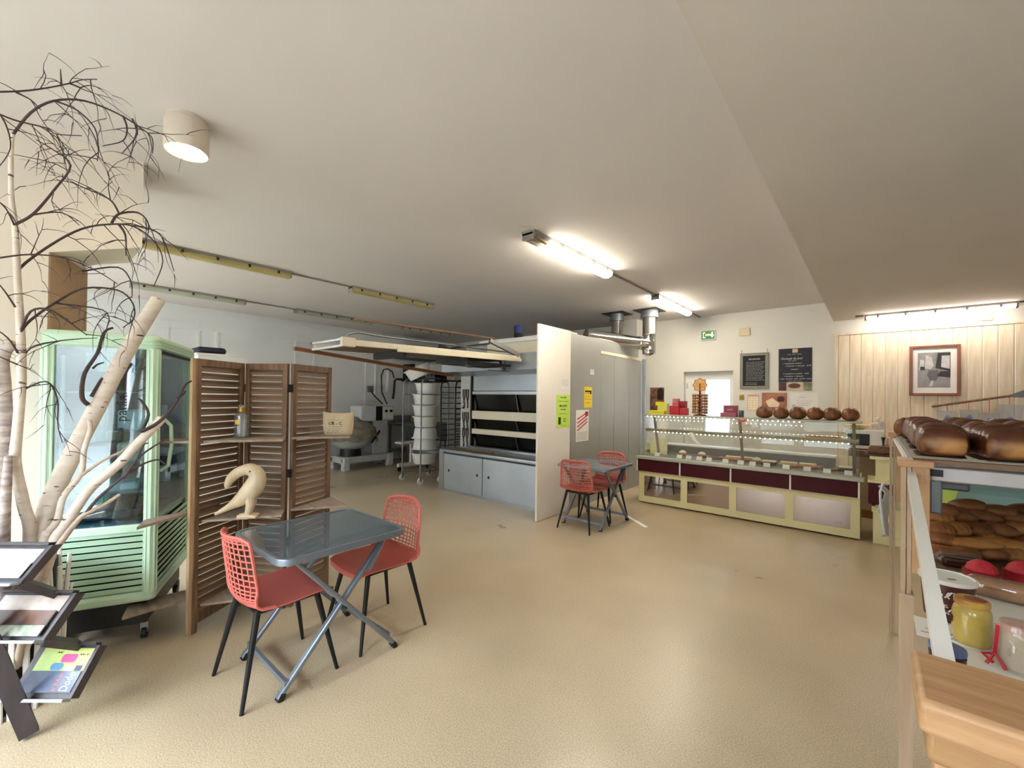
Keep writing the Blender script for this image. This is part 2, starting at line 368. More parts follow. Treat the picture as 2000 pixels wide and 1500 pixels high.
conduit('grey conduit from the far lit fitting to the back wall', (X3, 7.29, ZC-.012), (X3, YB-.01, ZC-.012))
conduit('grey conduit joining the two yellowed unlit fittings', (-5.42, 2.16, ZC-.012), (-5.42, 2.92, ZC-.012))
conduit('grey conduit joining the first greyish fittings along the left wall', (-7.6, 2.35, ZC-.012), (-7.6, 3.09, ZC-.012))
conduit('grey conduit above the loader between greyish fittings', (-7.6, 4.56, ZC-.012), (-7.6, 5.29, ZC-.012))
conduit('short grey conduit at the left end of the white tube light', (-.20, 7.58, ZS-.012), (-.11, 7.58, ZS-.012))
conduit('grey conduit at the right end of the white tube light', (1.29, 7.58, ZS-.012), (1.9, 7.58, ZS-.012))
# round ceiling spot
t = T('round_ceiling_spotlight', 'round white ceiling spotlight with two warm bulbs near the birch twigs', 'spotlight', (-2.86, .585, ZC-.24))
c = Vector((-2.86, .585, 0))
SPOTB = mat('ivory_lamp_shell', (216, 204, 188), .55)
t.part('base', MB().lathe([(.094, ZC-.02), (.094, ZC)], 28, c), SPOTB)
mb = MB(); n = 28
P_ = [[c+Vector((r*math.cos(2*math.pi*j/n), r*math.sin(2*math.pi*j/n), z)) for j in range(n+1)] for r, z in ((.02, ZC-.018), (.098, ZC-.02), (.101, ZC-.03), (.101, ZC-.175), (.097, ZC-.182), (.09, ZC-.178), (.088, ZC-.155))]
t.part('shell', mb.grid(P_), SPOTB)
t.part('reflector', MB().lathe([(.088, ZC-.155), (.088, ZC-.15)], 28, c), mat('warm_reflector', (250, 235, 190), .2, .5, emis=(255, 226, 150), estr=1.2))
BULB = mat('warm_bulb', (255, 244, 214), .3, emis=(255, 232, 180), estr=40)
for s_ in (-1, 1):
    t.part('bulb', MB().lathe([(.005, -.02), (.024, -.017), (.036, -.007), (.037, 0)], 16, c+Vector((s_*.032, s_*.024, ZC-.155))), BULB)
# ================================================================== BISTRO CHAIRS AND TABLES
CORAL = mat('coral_plastic', (198, 102, 92), .42, var=.04, scale=4, bump=.03, bscale=300)
def build_chair():
    t = T('bistro_chair', '', 'chair', (0, 0, 0), 0, 'coral bistro chairs', local=True)
    prof = [(.225, .405), (.215, .428), (.18, .442), (.10, .442), (0, .438), (-.09, .436), (-.15, .442), (-.19, .462), (-.212, .50), (-.222, .55), (-.232, .62), (-.243, .70), (-.252, .77), (-.256, .80)]
    hw = [.17, .20, .215, .222, .225, .222, .215, .21, .208, .206, .202, .196, .182, .15]
    def S(k, u):
        i = min(int(k), len(prof)-2); f = k-i
        y = prof[i][0]*(1-f)+prof[i+1][0]*f; z = prof[i][1]*(1-f)+prof[i+1][1]*f; h = hw[i]*(1-f)+hw[i+1]*f
        b = max(0, min(1, (k-6)/3))
        return Vector((u*h, y+b*.055*u*u, z+(1-b)*.022*u*u+(.02*b*(1-b)*u*u)))
    nu = 13
    P = [[S(k*.5, -1+2*j/(nu-1)) for j in range(nu)] for k in range(0, 16)]
    t.part('seat', MB().grid(P, -.007), CORAL)
    mb = MB(); ks = [7.3+i*.3 for i in range(20)]
    for j in range(1, 11):
        u = -1+2*j/11; mb.tube([S(min(k, 12.9), u) for k in ks], .0042, 4)
    for i in range(13):
        k = 7.6+i*(5.1/12.4); mb.tube([S(k, -1+2*j/14) for j in range(15)], .0042, 4)
    t.part('back_grid', mb, CORAL)
    rim = [S(5.0+i*.35, -1) for i in range(22)]+[S(12.95, -.8), S(13, -.55), S(13, -.2), S(13, .2), S(13, .55), S(12.95, .8)]+[S(12.35-i*.35, 1) for i in range(22)]
    t.part('back_rim', MB().tube(rim, .0115, 8, flat=(1, .75)), CORAL)
    t.part('under_frame', MB().tube([(-.15, .15, .425), (-.15, -.15, .425)], .011, 8).tube([(.15, .15, .425), (.15, -.15, .425)], .011, 8).tube([(-.15, .15, .425), (.15, .15, .425)], .011, 8).tube([(-.15, -.15, .425), (.15, -.15, .425)], .011, 8), BLACKLEG)
    for sx in (-1, 1):
        for sy in (-1, 1):
            t.part('leg', MB().tube([(sx*.14, sy*.145, .432), (sx*.215, sy*.232, 0)], [.0165, .0095], 10), BLACKLEG)
    return t.o
ch0 = build_chair(); ch0.location = (-2.457, .938, 0)
ch0['label'] = 'coral perforated chair nearest the camera, its back to the magazine rack'
for loc, rz, lab in (((-2.457, 1.542, 0), math.pi, 'coral perforated chair on the oven side of the front table'),
                     ((-2.585, 4.35, 0), 0, 'coral perforated chair by the white partition, back turned to the camera'),
                     ((-2.625, 4.91, 0), math.pi, 'coral perforated chair behind the far table, facing the camera')):
    o = copytree(ch0); o.location = loc; o.rotation_euler.z = rz; o['label'] = lab
TRIM = mat('blue_grey_table_metal', (128, 138, 150), .35, .55, var=.04)
TGL = mat('grey_table_glass', (86, 98, 106), .06, .0, var=.05, scale=2, coat=.6)
def build_table():
    t = T('folding_table', '', 'table', (0, 0, 0), 0, 'glass topped folding tables', local=True)
    X, Y, z = .345, .36, .715
    o_, i_ = rrect(-X, X, -Y, Y, .07), rrect(-X+.02, X-.02, -Y+.02, Y-.02, .055)
    mb = MB(); n = len(o_)
    ring = [[(a, b, z-.032) for a, b in o_], [(a, b, z-.004) for a, b in o_], [(a*.994, b*.994, z) for a, b in o_], [(a, b, z) for a, b in i_], [(a, b, z-.03) for a, b in i_]]
    ring = [r_+[r_[0]] for r_ in ring]; mb.grid(ring)
    t.part('rim', mb, TRIM)
    t.part('glass_top', MB().extr([(a, b, z-.012) for a, b in i_], (0, 0, .008)), TGL)
    for yy in (-.2, .2): t.part('cross_frame', MB().bar((-X+.02, yy, z-.03), (X-.02, yy, z-.03), .025, .016), TRIM)
    for s_, xx in ((-1, -.262), (1, .262)):
        for k, (a, b) in enumerate((((-.325), .27), (.325, -.27))):
            xo = xx+(.014 if k else -.014)*s_
            lg = t.part('leg', MB().bar((xo, a, .012), (xo, b, z-.035), .024, .034, (1, 0, 0)), TRIM, bevel=.006)
            t.part('rubber_foot', MB().bar((xo, a-.004*(1 if a > 0 else -1), 0), (xo, a*.93, .034), .027, .037, (1, 0, 0)), DARK, lg)
        t.part('pivot', MB().tube([(xx-.03, 0, .352), (xx+.03, 0, .352)], .008, 10), IRON)
        t.part('lock_strut', MB().bar((xx+.02*s_, .14, z-.2), (xx+.02*s_, .23, z-.06), .012, .022, (1, 0, 0)), TRIM)
    for a in (-.29, .29): t.part('spreader', MB().bar((-.26, a, .075), (.26, a, .075), .018, .026), TRIM)
    return t.o
tb = build_table(); tb.location = (-2.46, 1.178, 0); tb['label'] = 'grey glass folding table between the two front chairs'
o = copytree(tb); o.location = (-2.60, 4.64, 0); o['label'] = 'grey glass folding table beside the white partition'
solo('floor_tape_strip', MB().bar((-2.47, 5.19, .0015), (-2.03, 4.845, .0015), .05, .002), PAPER, 'white tape strip stuck on the floor by the far table', 'tape')

# ================================================================== FOLDING SCREEN
SCR = wood('brown_stained_wood', (100, 76, 54), (136, 106, 80), 'z', 1, .6, .1)
SCRL = wood('light_edge_wood', (178, 146, 108), (196, 168, 132), 'z', 1, .6, .05)
SLAT = wood('stained_slat_wood', (96, 74, 54), (136, 108, 84), 'x', 1, .6, .18)
SHELF = wood('grey_brown_shelf_wood', (146, 130, 114), (168, 152, 136), 'x', .8, .6, .06)
s0, s1, s2, s3 = Vector((-3.231, .727, 0)), Vector((-3.445, 1.067, 0)), Vector((-3.14, 1.262, 0)), Vector((-3.297, 1.628, 0))
scr = T('folding_screen', 'brown slatted wooden folding screen with corner shelves', 'folding screen', (-3.25, 1.1, 0))
ZT = 1.725
slm = None
def panel(a, b, ext0=0.):
    d = (b-a); L_ = d.length; d.normalize(); n = Vector((d.y, -d.x, 0)); k = .034
    pf = scr.part('panel_frame', MB().obox(a+d*k/2+Vector((0, 0, ZT/2)), d*k/2, n*.012, (0, 0, ZT/2)).obox(b-d*k/2+Vector((0, 0, ZT/2)), d*k/2, n*.012, (0, 0, ZT/2)).obox((a+b)/2+Vector((0, 0, ZT-.022)), d*(L_/2-k), n*.011, (0, 0, .022)).obox((a+b)/2+Vector((0, 0, .085)), d*(L_/2-k), n*.011, (0, 0, .03)), SCR)
    me = MB().obox((0, 0, 0), (L_/2-k-.002, 0, 0), (0, .0035, 0), (0, 0, .0192)).mesh('slat'); me.materials.append(SLAT)
    z = .14; i = 0; rg = random.Random(int(L_*1e5))
    while z < ZT-.055:
        c = (a+b)/2+Vector((0, 0, z))
        M = Matrix.Translation(c) @ Matrix(((d.x, n.x, 0, 0), (d.y, n.y, 0, 0), (0, 0, 1, 0), (0, 0, 0, 1))) @ Matrix.Rotation(R(9+rg.uniform(-5, 7)), 4, 'X') @ Matrix.Rotation(R(rg.uniform(-.5, .5)), 4, 'Y')
        ob = scr.piece('slat', me, M); z += .0462
    return n
n1 = panel(s0, s1-(s1-s0).normalized()*.012); panel(s1+(s2-s1).normalized()*.016, s2-(s2-s1).normalized()*.02); panel(s2+(s3-s2).normalized()*.014, s3)
scr.part('edge_strip', MB().obox(s0+Vector((-.006, -.008, ZT/2)), Vector((.012, .004, 0)), Vector((-.004, .012, 0)), (0, 0, ZT/2)), SCRL)
for h_ in (s1, s2):
    for z in (.35, .95, 1.55): scr.part('hinge', MB().obox(h_+Vector((.004, -.002, z)), (.012, 0, 0), (0, .012, 0), (0, 0, .028)), DARK)
def shelf(pts, z): scr.part('shelf', MB().extr([(p[0], p[1], z-.014) for p in pts], (0, 0, .014)), SHELF)
f1, f2 = Vector((-3.06, .80, 0)), Vector((-3.03, 1.19, 0))
for z in (1.205, .70, .17):
    shelf([s0+(s1-s0)*.12+Vector((.016, .01, 0)), (-3.01, 1.165), s2-(s2-s1)*.06+Vector((.012, -.016, 0)), s1+Vector((.025, -.004, 0))], z)
    if z > .3: shelf([s2+Vector((.02, .004, 0)), (-2.93, 1.60), s3+Vector((.02, .012, 0))], z)
for z, tx, ty in ((1.205, -3.46, .575), (.757, -3.15, .45), (.22, -3.2, .40)):
    q = onz(*{1.205: (300, 862), .757: (267, 1030), .22: (238, 1207)}[z], z)
    q2 = onz(*{1.205: (303, 856), .757: (282, 1015), .22: (252, 1178)}[z], z)
    shelf([(q.x, q.y), s0+Vector((-.03, -.004, 0)), s0+(s1-s0)*.6+Vector((-.03, -.016, 0)), (q2.x, q2.y)], z)
# glass bottle
bt = onz(469, 856, 1.205); bt = Vector((-3.29, 1.005, 1.2055))
t = T('glass_bottle', 'clear glass bottle with gold neck band on the top screen shelf', 'bottle', bt)
BG = glass('bottle_glass', (244, 248, 248), .06, mixw=.06)
t.part('body', MB().lathe([(.005, .002), (.042, 0), (.046, .01), (.046, .15), (.04, .165), (.024, .175), (.022, .195), (.022, .215), (.038, .222), (.036, .226), (.018, .222), (.018, .18), (.036, .160), (.041, .148), (.041, .012), (.005, .008)], 20, bt), BG)
GOLD = mat('gold_band', (198, 160, 70), .3, .8)
t.part('neck_band', MB().lathe([(.0235, .180), (.0235, .208)], 20, bt), GOLD)
t.part('label', MB().obox(bt+Vector((.033, -.034, .11)), (.010, .010, 0), (.001, -.001, 0), (0, 0, .015)), GOLD)
# toucan carving
TOU = wood('pale_carved_wood', (198, 176, 142), (220, 202, 172), 'z', .5, .55, 0)
tc0 = Vector((-3.11, .985, .7005))
t = T('toucan_carving', 'pale carved wooden toucan on the middle screen shelf', 'carving', tc0)
e = Vector((.55, .835, 0)).normalized()   # image right
def tp(a, z, s_=0): return tc0+e*a+Vector((0, 0, z))+Vector((e.y, -e.x, 0))*s_
path = [(-.175, .03), (-.14, .05), (-.09, .078), (-.045, .108), (0, .145), (.035, .185), (.055, .225), (.06, .262), (.048, .292), (.018, .312), (-.02, .308), (-.058, .288), (-.090, .255), (-.110, .215), (-.116, .195)]
rad = [.008, .015, .024, .040, .056, .062, .058, .052, .046, .040, .034, .033, .029, .019, .004]
def spl(pts, vals, m=4):
    op, ov = [], []
    for i in range(len(pts)-1):
        p0, p1, p2, p3 = (Vector(pts[max(0, min(len(pts)-1, i+k))]) for k in (-1, 0, 1, 2))
        for j in range(m):
            u = j/m; op.append(.5*((2*p1)+(p2-p0)*u+(2*p0-5*p1+4*p2-p3)*u*u+(3*p1-p0-3*p2+p3)*u**3)); ov.append(vals[i]*(1-u)+vals[i+1]*u)
    return op+[Vector(pts[-1])], ov+[vals[-1]]
pp, rr = spl([tp(a, b) for a, b in path], rad)
t.part('body', MB().tube(pp, rr, 14), TOU)
mb = MB()
for s_ in (-.022, .022):
    mb.tube([tp(.02, .16, s_), tp(.03, .09, s_), tp(.015, .03, s_), tp(.02, .018, s_)], [.034, .026, .017, .018], 10)
t.part('legs', mb, TOU)
mb = MB()
for s_ in (-.022, .022):
    for k in (-1, 0, 1): mb.tube([tp(-.01, .015, s_), tp(.045, .012, s_+k*.014), tp(.068, .007, s_+k*.02)], [.015, .011, .006], 8)
    mb.tube([tp(.02, .012, s_), tp(-.045, .011, s_)], [.02, .012], 8)
t.part('feet', mb, TOU)
t.part('eye', MB().tube([tp(.03, .305, -.040), tp(.03, .305, -.045)], .006, 8).tube([tp(.03, .305, .040), tp(.03, .305, .045)], .006, 8), SCR)
# paper sack
sk = Vector((-3.075, 1.585, 1.2055)); e2 = Vector((math.cos(R(42)), math.sin(R(42)), 0)); nf = Vector((e2.y, -e2.x, 0))
t = T('printed_paper_sack', 'small printed kraft paper sack on the right screen shelf', 'sack', sk)
KR = mat('kraft_paper', (206, 190, 160), .85, var=.08, scale=8, bump=.5, bscale=14)
n = 24; rows = []
for i, (z, wx, wy) in enumerate(((0, .085, .045), (.008, .098, .055), (.06, .105, .062), (.11, .108, .055), (.15, .114, .030), (.172, .118, .010))):
    row = []
    for j in range(n+1):
        a = 2*math.pi*j/n; cx = abs(math.cos(a))**.6*(1 if math.cos(a) >= 0 else -1); sy = abs(math.sin(a))**.6*(1 if math.sin(a) >= 0 else -1)
        row.append(sk+e2*(cx*wx)+nf*(sy*wy)+Vector((0, 0, z+(.012*math.cos(a)**2-.006 if i == 5 else 0))))
    rows.append(row)
mb = MB().grid(rows); o_ = len(mb.v); mb.v.append(sk.copy()); 
t.part('bag', mb, KR, smooth=1.2)
fr = Fr(sk+nf*.063, e2, Vector((0, 0, 1)))
mb = text_mb('CR - C', .036, fr, 0, .09, .001); mb2 = MB()
for k, v in enumerate((.115, .066, .050, .036, .022)): scrib(mb2, fr, -.06+.01*(k % 2), .06-.008*k % 3, v, .008 if k else .006, .0015, k)
t.part('lettering', MB().add(mb.v, mb.f).add(mb2.v, mb2.f), mat('brown_ink', (70, 52, 38), .8))
# ================================================================== GREEN DISPLAY FRIDGE
MINT = mat('mint_green_enamel', (204, 234, 208), .38, var=.03, scale=2)
MINTD = mat('mint_green_slat', (200, 232, 206), .4, var=.03, scale=2)
FL_ = Vector((-3.507, .076, 0)); FRX = R(65.4); W_, D_ = .53, .84; ZB, ZG0, ZG1, ZTP = .26, .72, 1.765, 1.855
fg = T('display_fridge', 'tall mint green glass display fridge with louvred base', 'fridge', FL_, FRX, local=True)
fg.part('plinth', MB().box(.06, W_-.06, .08, D_-.06, .10, ZB), DARK)  # black box stands in for the shadow under the cabinet
fg.part('base', MB().box(.05, W_-.05, .045, D_-.05, ZB, ZG0-.01), mat('louvre_gap_shade', (22, 34, 36), .7))  # shade between the louvres is put into this dark base colour
fg.part('bottom_rim', MB().extr([(a, b, ZB-.005) for a, b in rrect(0, W_, 0, D_, .04)], (0, 0, .06)), MINT, bevel=.02)
fg.part('sill', MB().box(.05, W_-.05, .012, D_-.012, ZG0-.05, ZG0), MINT, bevel=.008)
mb = MB().extr([(a, b, ZG1) for a, b in rrect(0, W_, 0, D_, .04)], (0, 0, ZTP-ZG1))
fg.part('top_cap', mb, MINT, bevel=.025)
for k in range(3): fg.part('cap_ridge', MB().extr([(a, b, ZG1+.012+k*.02) for a, b in rrect(-.004, W_+.004, -.004, D_+.004, .042)], (0, 0, .008)), MINT)
for cx, cy in ((.032, .032), (W_-.032, .032), (.032, D_-.032), (W_-.032, D_-.032)):
    col = fg.part('corner_post', MB().tube([(cx, cy, ZB+.04), (cx, cy, ZG1+.01)], .031, 14), MINT)
    mb = MB()
    for k in range(9):
        a = 2*math.pi*k/9; mb.tube([(cx+.030*math.cos(a), cy+.030*math.sin(a), ZB+.05), (cx+.030*math.cos(a), cy+.030*math.sin(a), ZG1)], .006, 6)
    fg.part('fluting', mb, MINT, col)
sl = MB().obox((0, 0, 0), (W_/2-.058, 0, 0), (0, .004, 0), (0, -.006, .0150)).mesh('louvre'); sl.materials.append(MINTD)
sl2 = MB().obox((0, 0, 0), (0, D_/2-.06, 0), (.004, 0, 0), (.006, 0, .0150)).mesh('louvre'); sl2.materials.append(MINTD)
for k in range(10):
    z = ZB+.075+k*.037
    fg.piece('louvre', sl, Matrix.Translation((W_/2, .022, z))); fg.piece('louvre', sl2, Matrix.Translation((W_-.022, D_/2, z)))
fg.part('gasket', MB().box(W_-.02, W_-.005, .07, D_-.07, ZG1-.012, ZG1), DARK)
FGL = glass('fridge_glass', (214, 232, 236), .10)
fg.part('front_pane', MB().box(.062, W_-.062, .02, .026, ZG0, ZG1), FGL)
fg.part('side_pane', MB().box(W_-.026, W_-.02, .062, D_-.062, ZG0, ZG1), FGL)
fg.part('side_pane', MB().box(.02, .026, .062, D_-.062, ZG0, ZG1), FGL)
fg.part('back_panel', MB().box(.05, W_-.05, D_-.03, D_-.02, ZG0, ZG1), mat('fridge_back', (120, 140, 150), .5))
FRI = mat('fridge_inner_steel', (120, 136, 146), .35, .6)
fg.part('inner_floor', MB().box(.06, W_-.06, .05, D_-.05, ZG0, ZG0+.015), FRI)
SHG = glass('shelf_glass', (188, 220, 220), .2, mixw=.25, milk=(190, 215, 220))
zsh = (.90, 1.08, 1.27, 1.50)
for z in zsh: fg.part('glass_shelf', MB().box(.075, W_-.075, .06, D_-.08, z, z+.008), SHG)
for cx in (.1, W_-.1): fg.part('shelf_rail', MB().box(cx-.01, cx+.01, D_-.05, D_-.035, ZG0, ZG1), FRI)
fg.part('inner_light', MB().tube([(.085, .045, ZG0+.05), (.085, .045, ZG1-.05)], .010, 8), WPLAST)
fg.part('handle', MB().tube([(W_-.01, .10, 1.02), (W_+.03, .10, 1.05), (W_+.045, .10, 1.18), (W_+.04, .10, 1.30), (W_-.01, .10, 1.36)], .011, 8), MINT)
fr = Fr(fg.M.inverted() @ (fg.M @ Vector((.355, .0185, 1.42))), (0, 0, 1), (-1, 0, 0))
fg.part('sticker_lettering', text_mb('panini', .075, fr, 0, 0, .0), INK)
fg.part('sticker_dot', MB().tube([(.353, .0195, 1.285), (.353, .0175, 1.285)], .012, 12), INK)
for cx, cy in ((.07, .1), (W_-.07, .1), (.07, D_-.1), (W_-.07, D_-.1)):
    ca = fg.part('castor_wheel', MB().tube([(cx-.012, cy, .035), (cx+.012, cy, .035)], .035, 14), DARK)
    fg.part('castor_fork', MB().box(cx-.02, cx+.02, cy-.012, cy+.012, .035, .10), STEELD, ca)
# packs inside the fridge
PK = [mat('wrapped_pack_white', (206, 214, 216), .5, var=.1, scale=20), mat('wrapped_pack_cream', (196, 196, 176), .55, var=.1, scale=20), mat('dark_pack', (52, 58, 72), .45, var=.2, scale=12)]
k = 0
for z, x0, x1, y0, y1, h, mi, lab in ((1.278, .30, .45, .12, .36, .12, 0, 'white wrapped pack on the third fridge shelf'), (1.088, .30, .45, .12, .36, .11, 1, 'cream wrapped pack below the white one in the fridge'),
        (.908, .12, .42, .10, .50, .05, 0, 'flat pale tray of wrapped snacks on the lowest fridge shelf'), (1.508, .12, .26, .12, .4, .12, 2, 'dark carton on the upper fridge shelf'),
        (.736, .16, .42, .10, .55, .06, 2, 'dark tray on the floor of the fridge'), (1.088, .10, .26, .14, .42, .10, 2, 'dark carton beside the cream pack in the fridge')):
    mb = MB().box(x0, x1, y0, y1, z, z+h).xf(fg.M); solo('wrapped_food_pack', mb, PK[mi], lab, 'food pack', 'packs inside the mint fridge', bevel=.012)
# ================================================================== BIRCH BRANCHES IN A POT
BARK = mat('birch_bark', (214, 200, 186), .7, rgb2=(232, 222, 210), scale=9, stretch=(1, 1, 3), bump=.3, bscale=30)
_N = BARK.node_tree.nodes; _L = BARK.node_tree.links; _p = _N['Principled BSDF']
_w = _N.new('ShaderNodeTexNoise'); _w.inputs['Scale'].default_value = 16; _mp = _N.new('ShaderNodeMapping'); _mp.inputs['Scale'].default_value = (1, 1, 4.5)
_tc = _N.new('ShaderNodeTexCoord'); _L.new(_tc.outputs['Object'], _mp.inputs[0]); _L.new(_mp.outputs[0], _w.inputs[0])
_cr = _N.new('ShaderNodeValToRGB'); _cr.color_ramp.elements[0].position = .66; _cr.color_ramp.elements[1].position = .72
_L.new(_w.outputs[0], _cr.inputs[0]); _mx = _N.new('ShaderNodeMix'); _mx.data_type = 'RGBA'
_L.new(_cr.outputs[0], _mx.inputs[0]); _L.new(_p.inputs['Base Color'].links[0].from_socket, _mx.inputs[6]); _mx.inputs[7].default_value = (*lin((84, 66, 56)), 1); _L.new(_mx.outputs[2], _p.inputs['Base Color'])
BARKD = mat('grey_birch_bark', (140, 126, 120), .75, rgb2=(206, 196, 190), scale=14, stretch=(1, 1, 3), bump=.3, bscale=30)
TWIG = mat('dark_twig', (70, 56, 56), .7, var=.2, scale=20)
TWIGL = mat('pale_twig', (186, 168, 150), .7, var=.15, scale=20)
CUT = mat('sawn_wood', (222, 184, 142), .7, var=.08, scale=30)
POT0 = Vector((-3.2, -.03, 0))
def bp(p): return onx(p[0], p[1], p[2])
def wr(P, rpx): return rpx/F*((P-Vector((0, 0, H))).dot(FW))
def limb(mb, pts, r0, r1, n=8, m=4):
    P = [bp(p) for p in pts]; k = len(P); rs = [wr(P[i], r0+(r1-r0)*i/(k-1)) for i in range(k)]
    a, b = spl(P, rs, m) if k > 2 else (P, rs); mb.tube(a, b, n); return a
rg = random.Random(11)
def twigs(mb, line, n, L0, depth=0, rpx=1.2, xj=.05):
    """fine side twigs growing off a limb given by its points"""
    for _ in range(n):
        i = rg.randrange(len(line)//4, len(line)); p = line[i]; q = line[max(0, i-1)]
        d = (p-q).normalized() if (p-q).length > 1e-6 else Vector((0, 0, 1))
        s_ = Vector((rg.gauss(0, .35), rg.gauss(0, .9), rg.gauss(-.1, .9))); v = (d*.5+s_.normalized()*.8).normalized()
        L_ = L0*rg.uniform(.5, 1.2); pts = [p.copy()]; c = p.copy(); st = 6
        for k in range(st):
            v = (v+Vector((rg.gauss(0, .12), rg.gauss(0, .16), -.17+rg.gauss(0, .13)))).normalized(); c = c+v*L_/st
            if c.z > 2.97: v.z = -abs(v.z); c.z = 2.97
            pts.append(c.copy())
        r = wr(p, rpx); mb.tube(pts, [r*(1-.75*k/st) for k in range(st+1)], 4)
        if depth: twigs(mb, pts, depth+1, L0*.5, depth-1, rpx*.75)
def tree(label, trunk, r0, r1, bark, cut=True, bname='birch_branch'):
    base = Vector((bp(trunk[0]).x, bp(trunk[0]).y, .2))
    t = T(bname, label, 'branch', base, 0, 'birch branches standing in the dark pot')
    mb = MB(); P = [bp(p) for p in trunk]; foot = POT0+Vector(((P[0].x-POT0.x)*.5, (P[0].y-POT0.y)*.4, .22))
    k = len(P); pts = [foot]+P; rs = [wr(P[0], r0)]+[wr(P[i], r0+(r1-r0)*i/(k-1)) for i in range(k)]
    a, b = spl(pts, rs, 4); mb.tube(a, b, 12); t.part('trunk', mb, bark)
    if cut:
        d = (a[-1]-a[-3]).normalized(); t.part('sawn_end', MB().tube([a[-1]-d*.002, a[-1]+d*.004], b[-1]*.93, 12), CUT)
    return t, a
t, a = tree('thick pale birch branch sawn off at a slant in front of the fridge', [(76, 1065, -2.98), (90, 1000, -2.98), (135, 900, -2.98), (190, 795, -2.97), (250, 682, -2.95), (309, 585, -2.94)], 17, 11.5, BARK)
mb = MB(); limb(mb, [(172, 790, -2.95), (160, 775, -2.94), (165, 730, -2.94), (190, 690, -2.94), (203, 650, -2.94), (221, 640, -2.94)], 4.5, 2); limb(mb, [(181, 720, -2.94), (190, 712, -2.94), (203, 708, -2.94)], 2, 1.2); limb(mb, [(178, 775, -2.95), (195, 745, -2.95), (200, 738, -2.95)], 3, 1.5); t.part('side_shoot', mb, TWIG)
t, a = tree('tall slender birch sapling whose fine crown brushes the ceiling', [(58, 1062, -2.95), (46, 985, -2.92), (30, 905, -2.9), (34, 840, -2.88), (42, 740, -2.84), (40, 640, -2.78), (35, 560, -2.7), (30, 450, -2.6), (22, 380, -2.52), (22, 290, -2.44), (26, 262, -2.42)], 10, 2.6, BARK, False)
mb = MB(); fine = MB()
crown = [[(26, 262, -2.42), (60, 220, -2.36), (105, 197, -2.32), (165, 197, -2.3), (230, 222, -2.3), (275, 250, -2.3), (297, 270, -2.3), (298, 300, -2.3)],
         [(110, 198, -2.32), (150, 215, -2.3), (185, 250, -2.3), (192, 290, -2.3), (190, 315, -2.3)], [(240, 226, -2.3), (248, 250, -2.3), (240, 275, -2.3), (200, 285, -2.3)], [(258, 232, -2.3), (268, 262, -2.3), (238, 300, -2.3)],
         [(-30, 180, -2.25), (40, 178, -2.25), (90, 172, -2.25), (135, 163, -2.25), (160, 156, -2.25), (190, 155, -2.25)], [(30, 180, -2.25), (60, 195, -2.25), (80, 215, -2.25)], [(120, 165, -2.25), (118, 135, -2.25)], [(136, 163, -2.25), (158, 171, -2.25)],
         [(30, 438, -2.58), (65, 418, -2.55), (105, 372, -2.5), (138, 323, -2.48), (100, 290, -2.46), (70, 273, -2.45)], [(60, 420, -2.55), (120, 415, -2.55), (155, 440, -2.55)],
         [(34, 560, -2.7), (38, 525, -2.68), (100, 478, -2.64), (160, 447, -2.62), (215, 438, -2.6), (260, 442, -2.58), (300, 470, -2.58), (318, 510, -2.58), (300, 560, -2.58)], [(232, 438, -2.6), (245, 460, -2.6), (246, 500, -2.6)], [(218, 436, -2.6), (232, 418, -2.6), (268, 415, -2.6), (288, 432, -2.58), (290, 455, -2.58)], [(233, 418, -2.6), (220, 395, -2.6), (200, 382, -2.6), (160, 365, -2.6), (132, 350, -2.6)], [(262, 440, -2.58), (300, 450, -2.58), (320, 470, -2.58), (340, 530, -2.58)],
         [(-10, 505, -2.6), (60, 497, -2.6), (130, 505, -2.6), (190, 530, -2.6), (230, 555, -2.6)], [(40, 648, -2.78), (60, 625, -2.75), (110, 590, -2.72), (165, 563, -2.7), (230, 567, -2.7), (258, 590, -2.7), (262, 620, -2.7), (240, 640, -2.7)], [(105, 592, -2.72), (200, 605, -2.7), (214, 630, -2.7)], [(160, 530, -2.6), (230, 522, -2.6), (255, 548, -2.6), (258, 580, -2.6)],
         [(40, 650, -2.78), (60, 608, -2.72), (100, 606, -2.7), (150, 640, -2.7), (170, 655, -2.7)], [(35, 690, -2.8), (15, 660, -2.78), (-20, 635, -2.75)], [(30, 600, -2.72), (10, 570, -2.7), (-10, 545, -2.68)], [(28, 440, -2.58), (10, 405, -2.55), (-15, 385, -2.52)], [(44, 716, -2.83), (20, 706, -2.8), (-15, 690, -2.78)], [(46, 705, -2.83), (60, 680, -2.8), (120, 665, -2.78), (190, 660, -2.76)],
         [(38, 765, -2.86), (90, 745, -2.8), (112, 780, -2.8), (113, 830, -2.8), (122, 865, -2.8)], [(-20, 215, -2.3), (30, 235, -2.3), (90, 250, -2.3), (110, 262, -2.3), (160, 265, -2.3)], [(-20, 200, -2.3), (10, 240, -2.3), (20, 290, -2.3), (-5, 330, -2.35)]]
for k, c_ in enumerate(crown):
    th = 3.6 if k in (0, 8, 10, 11, 12) or c_[0][0] in (34, 40) else 2.4
    ln = limb(mb if th > 2.5 else fine, c_, th*.75, .7, 6)
    twigs(fine, ln, 5 if len(c_) > 4 else 2, .20, 1, 1.0)
t.part('boughs', mb, TWIG); t.part('twigs', fine, TWIG, kind='stuff')
t, a = tree('stout grey birch trunk at the left picture edge', [(-2, 1062, -2.93), (2, 960, -2.93), (8, 860, -2.92), (6, 760, -2.9), (4, 700, -2.88), (22, 668, -2.86)], 15, 9, BARKD)
t, a = tree('thin dark birch stem beside the stout grey trunk', [(2, 1062, -2.88), (10, 985, -2.87), (14, 930, -2.87), (17, 890, -2.86)], 9, 6, BARKD, False)
